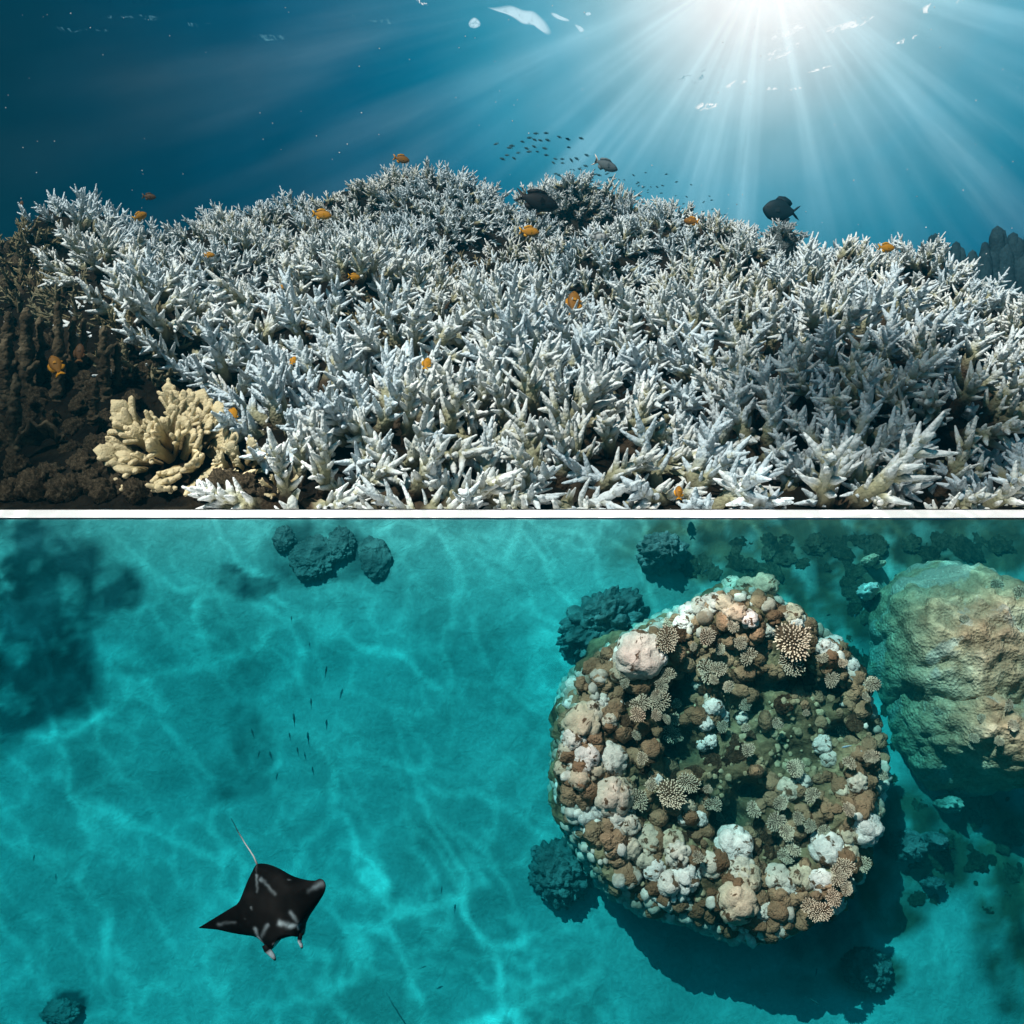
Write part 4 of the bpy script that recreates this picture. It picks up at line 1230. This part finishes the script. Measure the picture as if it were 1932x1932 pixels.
F_BAR = fish_mesh(7, .20, .09, (0.42, .46, .46), (0.5, .52, .52), (0.35, .38, .38), (0.10, .12, .12), (0.2, .22, .22), bars=11)
F_SML = fish_mesh(8, .17, .08, (0.03, .11, .14), (0.05, .13, .16), (0.03, .11, .14))
F_LONG = fish_mesh(9, .09, .075, (0.04, .10, .11), (0.06, .13, .14), (0.05, .11, .12), fork=.5, tail_w=.10)
F_WRA = fish_mesh(10, .10, .08, (0.45, .60, .62), (0.6, .7, .7), (0.5, .6, .3), (0.15, .3, .4), tail_w=.09)

def fish(me, px, py, length, heading, Y=None, label=None, yaw=0.0, group=None, cat='fish', name='damselfish', off=0.55):
    """heading: direction of the nose in the picture, degrees anticlockwise from right"""
    if Y is None:
        h = hit_reef(px, py)
        Y = (h[0].y if h else 8.0) - off
    size = length / 1932 * W * Y
    th = R(heading)
    nose = Vector((math.cos(th), math.sin(yaw) * 0.8, math.sin(th))).normalized()
    up0 = Vector((0, 0, 1)) if abs(nose.z) < .75 else Vector((-1 if nose.z > 0 else 1, 0, 0.2))
    side = up0.cross(nose).normalized(); up = nose.cross(side).normalized()
    Mr = Matrix((nose, side, up)).transposed().to_4x4()
    o = link(name, me, None, Matrix.Translation(at(px, py, Y)) @ Mr @ Matrix.Scale(size, 4))
    tag(o, label, cat, group)
    return o
GO = 'orange damselfish over the reef'
for a in [
    (F_ORD, 757, 300, 32, -8, 7.6, 'dim orange damselfish swimming above the top of the tall mound', .3),
    (F_OR, 264, 408, 30, 40, 6.7, 'round yellow orange damselfish in front of the left crest', .9),
    (F_BRN, 281, 371, 26, -3, 7.2, 'brown damselfish just above the left crest', .2),
    (F_OR, 607, 405, 38, -4, None, 'orange damselfish in front of the tall mound facing right', .2),
    (F_OR, 998, 437, 40, -2, None, 'bright orange damselfish below the big dark fish', .2),
    (F_ORD, 1305, 417, 30, 172, None, 'dull orange damselfish on the saddle facing left', .2),
    (F_OR, 1672, 467, 34, -2, 6.4, 'bright yellow damselfish against blue water at the right shoulder', .1),
    (F_ORD, 1083, 572, 54, 88, None, 'orange damselfish hanging nose up in the middle of the reef', .5),
    (F_OR, 435, 788, 50, 84, None, 'orange damselfish hanging nose up above the cream coral', 1.0),
    (F_ORD, 106, 690, 50, 122, None, 'dark orange damselfish slanting among the brown pillars', .4),
    (F_BRN, 150, 666, 40, 95, None, 'brownish damselfish upright right of the slanting one among the pillars', .4),
    (F_OR, 395, 481, 20, 5, None, 'small yellow damselfish on the slope below the left crest', .4),
    (F_OR, 668, 522, 24, -4, None, 'small pale orange damselfish below the tall mound', .3),
    (F_OR, 533, 540, 13, 70, None, 'tiny yellow damselfish left of the dark gap in the slope', .5),
    (F_OR, 553, 680, 22, 75, None, 'small orange damselfish hiding among branches above the cream coral', .9),
    (F_OR, 805, 686, 32, 80, None, 'slim orange damselfish upright left of the middle bulge', 1.0),
    (F_OR, 975, 588, 22, 10, None, 'pale small damselfish between branches left of the upright one in the middle', .5),
    (F_ORD, 1281, 930, 32, 85, None, 'dim orange damselfish in the dark lower right of the reef', .8),
    (F_ORD, 1918, 762, 20, 20, None, 'faint orange damselfish at the right edge of the reef', .4),
    (F_BRN, 40, 385, 15, 88, 7.0, 'tiny reddish damselfish at the left end of the crest', .4),
    (F_BRN, 771, 334, 12, 0, 8.0, 'tiny dark damselfish touching the mound top below the dim orange one', .2),
    (F_ORD, 1269, 380, 11, 88, 9.5, 'tiny orange damselfish upright in blue water above the saddle', .6),
    (F_ORD, 1183, 382, 14, 150, 10.0, 'tiny brown damselfish on the far ridge slope', .3),
    (F_BRN, 1012, 466, 24, 140, None, 'small brown damselfish slanting below the bright orange one', .3)]:
    fish(a[0], a[1], a[2], a[3], a[4], a[5], a[6], a[7], GO)
fish(F_DARK, 1013, 379, 86, -14, 6.7, 'big dark fish hovering over the reef below the far ridge', .2, name='parrotfish')
fish(F_ANG, 1474, 398, 70, 172, 8.0, 'black angelfish behind the small round coral clump on the right', .1, name='angelfish')
fish(F_SIL, 1142, 311, 52, -20, 9.0, 'grey fish with a pale forked tail in open water', .2, name='snapper')
fish(F_BAR, 1130, 447, 38, 4, None, 'pale damselfish with dark bars over the saddle', .2)

def school():
    rng = np.random.default_rng(21)
    pts = [(935, 271), (962, 280), (964, 276), (984, 268), (1000, 260), (1010, 253), (1010, 265), (1018, 264), (1030, 253), (1033, 265), (1056, 257), (1072, 262), (1097, 262), (1072, 280), (1030, 292), (1046, 300), (1060, 302), (1077, 304), (1107, 293), (1104, 315), (1048, 326), (1054, 331), (992, 282), (998, 288), (972, 300), (950, 300), (976, 287), (1015, 287), (1030, 282), (1088, 300), (1063, 308), (1006, 278), (957, 291), (1044, 306), (1132, 331), (1094, 318)]
    for px, py in pts:
        fish(F_SML, px + rng.uniform(-2, 2), py + rng.uniform(-2, 2), rng.uniform(8, 12), 180 + rng.normal(-12, 12), rng.uniform(9.5, 11), 'small dark schooling fish in open water above the reef saddle', rng.uniform(-.5, .5), 'school of small dark fish', name='chromis')
    for i in range(70):
        u = rng.random()
        px = 1090 + 270 * u + rng.normal(0, 18); py = 325 + 75 * u + rng.normal(0, 16)
        if py > np.interp(px, FX, FP) - 28 and px > 950: py = np.interp(px, FX, FP) - 30 - rng.uniform(0, 30)
        fish(F_SML, px, py, rng.uniform(4, 7), 180 + rng.normal(-5, 20), rng.uniform(12.5, 15), 'tiny faint fish of the distant shoal above the far ridge', rng.uniform(-.5, .5), 'distant shoal of tiny fish', name='chromis')
school()

def floor_fish(me, px, py, length, heading, h, label, group=None, name='reef_fish'):
    c = on_floor(px, py, h)
    s_ = length * PXM
    M = MF @ Matrix.Translation(c) @ Matrix.Rotation(R(heading), 4, 'Z') @ Matrix.Scale(s_, 4)
    tag(link(name, me, None, M), label, 'fish', group)
GF = 'slender fish over the sand'
for px, py, l, a, lab in [(615, 1267, 24, 85, 'slender dark fish over the sand, uppermost of the loose line'), (587, 1327, 22, 95, 'slender dark fish second from the top of the loose line'), (555, 1358, 28, 100, 'largest slender dark fish in the middle of the loose line'),
                          (477, 1384, 22, 112, 'slender dark fish apart on the left beside the dark sand patch'), (547, 1390, 18, 105, 'thin dark fish below the largest of the loose line'), (562, 1418, 20, 105, 'slender dark fish lowest of the loose line'),
                          (550, 1168, 14, 100, 'small slender fish alone near the dark coral heads'), (488, 1424, 16, 80, 'faint slender fish on the dark sand patch'), (64, 1619, 14, 95, 'small dark fish alone at the left over bright sand'), (833, 1680, 18, 85, 'small dark fish right of the manta ray'), (798, 1825, 14, 20, 'small dark fish below the manta ray')]:
    floor_fish(F_LONG, px, py, l, a, .08, lab, GF)
for px, py, l, a, lab, me in [(1600, 1408, 24, 190, 'pale blue slender wrasse over the bommie hollow', F_WRA), (1330, 1078, 13, 40, 'small dark fish above the top of the big bommie', F_SML), (1295, 1113, 11, 10, 'tiny dark fish at the upper left edge of the big bommie', F_SML),
                              (1547, 1094, 10, 200, 'tiny dark fish above the upper right edge of the big bommie', F_SML), (1613, 1163, 10, 90, 'tiny dark fish in the gap beside the tan boulder', F_SML), (1540, 1835, 15, 75, 'small dark fish in the shadow below the bommie', F_SML), (1534, 1888, 26, -30, 'dark fish resting on shaded sand near the bottom', F_LONG)]:
    floor_fish(me, px, py, l, a, .45 if me is F_WRA else .12, lab, None, 'wrasse' if me is F_WRA else 'reef_fish')

# ------------------------------------------------------------------ corner of brown and cream coral
def brown_corner():
    rng = np.random.default_rng(31)
    def pillar(px, py0, py1, r, k, label):
        h = hit_reef(px, py0)
        if not h: return
        loc = h[0]; Y = loc.y - .05
        base = loc - Vector((0, 0, .05))
        top = at(px + rng.uniform(-4, 4), py1, Y)
        B = Bag(); n = 44
        u = np.linspace(0, 1, n)
        path = np.array(base)[None] + np.outer(u, np.array(top - base))
        path += np.array([[0.012 * noise.noise(Vector((q * 4, k * 3.1, 0))), 0.012 * noise.noise(Vector((q * 4, k * 3.1, 5))), 0] for q in u])
        rr = r / 1932 * W * Y
        rad = rr * (1.25 - .60 * u) * (1 + np.array([.30 * noise.noise(Vector((q * 7, k * 5.3, 1))) + .14 * noise.noise(Vector((q * 22, k * 5.3, 4))) for q in u])); rad[-1] *= .5; rad[-2] *= .75
        B.tube(path, rad, 12, 0, 1, 0.30, rng)
        for j in range(rng.integers(1, 4)):
            q = rng.uniform(.2, .7); p0 = path[int(q * n)]; a = rng.uniform(-1.2, 1.2) + (math.pi if rng.random() < .5 else 0)
            d_ = np.array([math.cos(a), -.3 + .3 * rng.random(), .7]); l = rr * rng.uniform(1.6, 3.2)
            B.tube(p0 + np.outer(np.linspace(0, 1, 7), d_ * l), rr * .6 * np.linspace(1, .7, 7), 8, 0, 1, .2, rng)
        o = link('pillar_coral', B.mesh('pillar_coral', M_PILLAR), None, Matrix.Translation(-base))
        o.data.transform(Matrix.Translation(-base)); o.matrix_world = Matrix.Translation(base)
        tag(o, label, 'coral', 'dead brown pillars')
    for k, (px, y0, y1, r) in enumerate([(12, 760, 590, 13), (50, 770, 582, 14), (78, 720, 600, 9), (110, 740, 570, 10), (136, 700, 598, 8), (158, 680, 602, 7), (200, 740, 618, 11), (222, 720, 650, 7), (25, 850, 705, 12), (178, 790, 715, 10)]):
        pillar(px, y0, y1, r, k, 'knobbly dead brown coral pillar in the dark lower left corner of the reef')
    # thin curled cup
    h = hit_reef(80, 840)
    if h:
        Y = h[0].y - .12
        c = at(78, 838, Y); k = 1 / 1932 * W * Y
        v, f = [], []
        nu, nv = 26, 6
        for i in range(nu):
            a = math.pi * (0.02 + .96 * i / (nu - 1))
            for j in range(nv):
                q = j / (nv - 1)
                rr = (46 - 26 * q) * k * (1 + .08 * math.sin(i * 1.3))
                v.append((math.cos(a) * rr, 0.10 * q - 0.02, math.sin(a) * rr * .95 + 6 * k * math.sin(i * .9) * (1 - q)))
        for i in range(nu - 1):
            for j in range(nv - 1):
                a_ = i * nv + j; f.append((a_, a_ + 1, a_ + nv + 1, a_ + nv))
        o = link('cup_coral', mesh('cup_coral', v, f, M_PILLAR), None, Matrix.Translation(c))
        md = o.modifiers.new('thick', 'SOLIDIFY'); md.thickness = 0.016
        tag(o, 'thin curled brown cup coral with a pale rim in the dark lower left corner', 'coral')
    # brown boulders
    bm_ = [lump_mesh('dead_coral_rock', 80 + i, 4, M_PILLAR, .30, 2.0, .2, (1, 1, 1), .14) for i in range(5)]
    for i, (px, py, r) in enumerate([(180, 845, 30), (150, 880, 32), (205, 880, 30), (165, 915, 34), (225, 920, 30), (60, 945, 34), (110, 948, 28), (190, 950, 26), (250, 950, 26), (420, 945, 34), (455, 960, 30), (385, 955, 24), (15, 945, 26), (235, 865, 24), (490, 948, 18), (205, 800, 26), (150, 770, 30), (70, 760, 34), (20, 830, 40), (180, 740, 30), (20, 700, 36), (110, 700, 36), (225, 700, 28), (140, 810, 26), (95, 800, 28), (50, 800, 28), (245, 760, 24), (200, 850, 24), (130, 850, 22), (90, 900, 30), (30, 890, 34), (130, 940, 30), (80, 920, 26), (280, 700, 24), (300, 640, 22), (270, 930, 24), (60, 690, 26), (155, 720, 24), (230, 660, 22), (90, 650, 24), (25, 640, 24), (30, 500, 22), (15, 540, 26), (60, 545, 22), (20, 470, 18), (250, 620, 26)]):
        h = hit_reef(px, min(py, 950))
        if not h: continue
        loc = h[0]; s_ = r / 1932 * W * loc.y
        loc = loc + Vector((0, 0.02, 0)); loc.z = max(loc.z, 0.02 + s_ * 1.25 if loc.y - s_ < 4.05 else loc.z)
        M = Matrix.Translation(loc) @ Matrix.Rotation(rng.uniform(0, 6.28), 4, 'Z') @ Matrix.Diagonal((s_, s_ * .8, s_, 1))
        tag(link('dead_coral_rock', bm_[i % 5], None, M), 'lumpy dead brown coral rock in the dark lower left corner' if py > 600 else 'dark brown coral rock at the left end below the crest', 'coral rock', 'dead coral rocks in the corner' if py > 600 else 'dark rocks at the left end')
    # algae covered branching coral at the left end and in the hollows
    for i, (px, py, sc) in enumerate([(12, 470, .62), (40, 500, .62), (70, 470, .6), (20, 540, .66), (58, 548, .66), (95, 530, .64), (125, 560, .66), (170, 590, .7), (215, 585, .7), (240, 640, .75), (265, 690, .8), (30, 590, .7), (100, 590, .7), (8, 440, .55), (60, 440, .55), (285, 620, .7)]):
        h = hit_reef(px, py)
        if not h: continue
        up = (h[1] + Vector((0, -.3, .4))).normalized()
        tag(link('algae_coral', BROWN[i % 2], None, Matrix.Translation(h[0] + up * .03) @ up.to_track_quat('Z', 'Y').to_matrix().to_4x4() @ Matrix.Rotation(i * 1.7, 4, 'Z') @ Matrix.Scale(sc * 1.25, 4)), 'brown algae covered branching coral at the far left end of the reef above the pillars', 'coral', 'brown branching coral at the left end')
    for i, (px, py, sc) in enumerate([(720, 600, 1.0), (765, 612, .95), (700, 625, 1.0), (860, 505, .75), (905, 515, .75), (830, 525, .75)]):
        h = hit_reef(px, py)
        if not h: continue
        up = (h[1] + Vector((0, -.2, .5))).normalized()
        tag(link('algae_coral', BROWN[i % 2], None, Matrix.Translation(h[0] + up * .03) @ up.to_track_quat('Z', 'Y').to_matrix().to_4x4() @ Matrix.Rotation(i * 2.1, 4, 'Z') @ Matrix.Scale(sc, 4)), 'dark greenish branching coral in a hollow below the tall mound', 'coral', 'greenish coral in the hollows')
    # cream antler coral
    def cream(seed, px, py, span, label, nm=26):
        rg = np.random.default_rng(seed)
        h = hit_reef(px, py); loc = h[0]; Y = loc.y
        k = span / 1932 * W * Y
        B = Bag()
        for i in range(nm):
            r = math.sqrt((i + .5) / nm); a = i * 2.39996 + rg.uniform(-.3, .3)
            b = np.array([math.cos(a) * r * .62, math.sin(a) * r * .62, -.05 - .12 * r * r])
            d_ = np.array([math.cos(a) * r * 1.1, math.sin(a) * r * 1.1, 1.0]) + rg.normal(0, .2, 3); d_ /= np.linalg.norm(d_)
            l = rg.uniform(.28, .62); n = 8; u = np.linspace(-.2, 1, n)
            path = b + np.outer(u * l, d_)
            wdt = rg.uniform(.085, .15)
            B.tube(path, wdt * (0.8 + .25 * np.clip(u, 0, 1)), 10, 0, .8, .06, rg, flat=.38)
            ea, eb = frame_from(d_)
            for q in range(5):
                s_ = (q - 2) / 2.0
                kd = d_ + ea * s_ * .9 + eb * rg.normal(0, .2); kd /= np.linalg.norm(kd)
                p0 = b + d_ * l * (0.80 - .12 * abs(s_)) + ea * s_ * wdt * .6
                m = 6; w_ = np.linspace(0, 1, m); kl = rg.uniform(.10, .24)
                B.tube(p0 + np.outer(w_ * kl, kd), wdt * .50 * np.linspace(1, .62, m), 8, .55, 1.0, .06, rg, flat=.8)
        me = B.mesh('antler_coral', M_CREAM)
        up = Vector((0, -.95, .6)).normalized()
        o = link('antler_coral', me, None, Matrix.Translation(loc + up * .05) @ up.to_track_quat('Z', 'Y').to_matrix().to_4x4() @ Matrix.Scale(k, 4))
        tag(o, label, 'coral')
    cream(1, 328, 858, 128, 'large cream coral with folded antler blades beside the dark lower left corner', 46)
    cream(3, 455, 890, 62, 'small cream antler coral at the right foot of the cream cluster', 16)
    cream(4, 530, 925, 40, 'tiny cream antler coral among white branches near the ledge', 10)
brown_corner()

# far coral pillars at the right, hazy
def far_pillars():
    rng = np.random.default_rng(41)
    Y = 13.0
    root = None
    for k, (px, y0, y1, r) in enumerate([(1765, 520, 448, 14), (1780, 520, 452, 12), (1795, 520, 462, 14), (1812, 530, 458, 12), (1830, 530, 478, 14), (1750, 500, 462, 9), (1848, 540, 490, 12)]): pass
    def cluster(spec, label):
        B = Bag()
        b0 = at(spec[0][0], spec[0][1], Y)
        for px, y0, y1, r in spec:
            p0, p1 = np.array(at(px, y0 + 90, Y + rng.uniform(-.3, .3))), np.array(at(px + rng.uniform(-5, 5), y1, Y))
            u = np.linspace(0, 1, 12); rr = r / 1932 * W * Y
            rad = rr * (1.05 + .15 * np.sin(u * 9 + px)); rad[-1] *= .55; rad[-2] *= .85
            B.tube(p0 + np.outer(u, p1 - p0), rad, 10, 0, 1, .10, rng)
        me = B.mesh('pillar_coral', M_FARPILLAR); me.transform(Matrix.Translation(-b0))
        tag(link('pillar_coral', me, None, Matrix.Translation(b0)), label, 'coral')
    cluster([(1755, 500, 447, 11), (1768, 500, 444, 11), (1784, 510, 462, 12), (1800, 510, 460, 12), (1812, 515, 470, 12), (1830, 525, 476, 12), (1848, 530, 488, 12), (1765, 520, 470, 16), (1795, 530, 485, 18), (1825, 540, 498, 18), (1742, 510, 470, 9)], 'hazy blue pillar coral cluster in the distance beyond the right shoulder')
    cluster([(1862, 520, 460, 11), (1878, 510, 432, 13), (1893, 510, 436, 12), (1908, 510, 444, 13), (1922, 520, 452, 14), (1870, 540, 480, 18), (1895, 540, 465, 22), (1925, 540, 470, 22), (1945, 520, 440, 18), (1960, 520, 470, 18), (1850, 550, 505, 14)], 'taller hazy pillar coral cluster in the distance at the right edge')
    # small raised clump in front of the angelfish
    Yc = 7.3
    me = stag_colony(900, 30, .50, .42, .046, 1, (7, 11), 1.5).mesh('staghorn_coral', M_STAG)
    s_ = 34 / 1932 * W * Yc / .62
    B = at(1474, 436, Yc)
    o = link('staghorn_coral', me, None, Matrix.Translation(B) @ Matrix.Scale(s_, 4))
    tag(o, 'small round white coral clump standing up in front of the black angelfish', 'coral')
    bm_ = lump_mesh('coral_base', 95, 3, M_DARKHEAD, .2, 2.2, .15, (.50, .50, .62), .1)
    c = bpy.data.objects.new('coral_base', bm_); C.objects.link(c); c.parent = o; c.location = (0, 0, -.42)
far_pillars()

# drifting specks in the open water
def specks():
    rng = np.random.default_rng(63)
    vv, ff = ico(1)
    V_, F_ = [], []
    n = 0
    while n < 170:
        px, py, Y = rng.uniform(0, 1932), rng.uniform(10, 900), rng.uniform(2.2, 6.5)
        p = at(px, py, Y)
        if p.z < terrain_z(p.x, max(4.05, p.y), False) + .55: continue
        r = rng.uniform(.5, 1.3) / 1932 * W * Y
        V_ += [tuple(np.array(p) + q * r) for q in vv]; F_ += [[i + n * len(vv) for i in t3] for t3 in ff]
        n += 1
    return mesh('drifting_specks', V_, F_, M_WHITE)
tag(link('drifting_specks', specks()), kind='stuff')
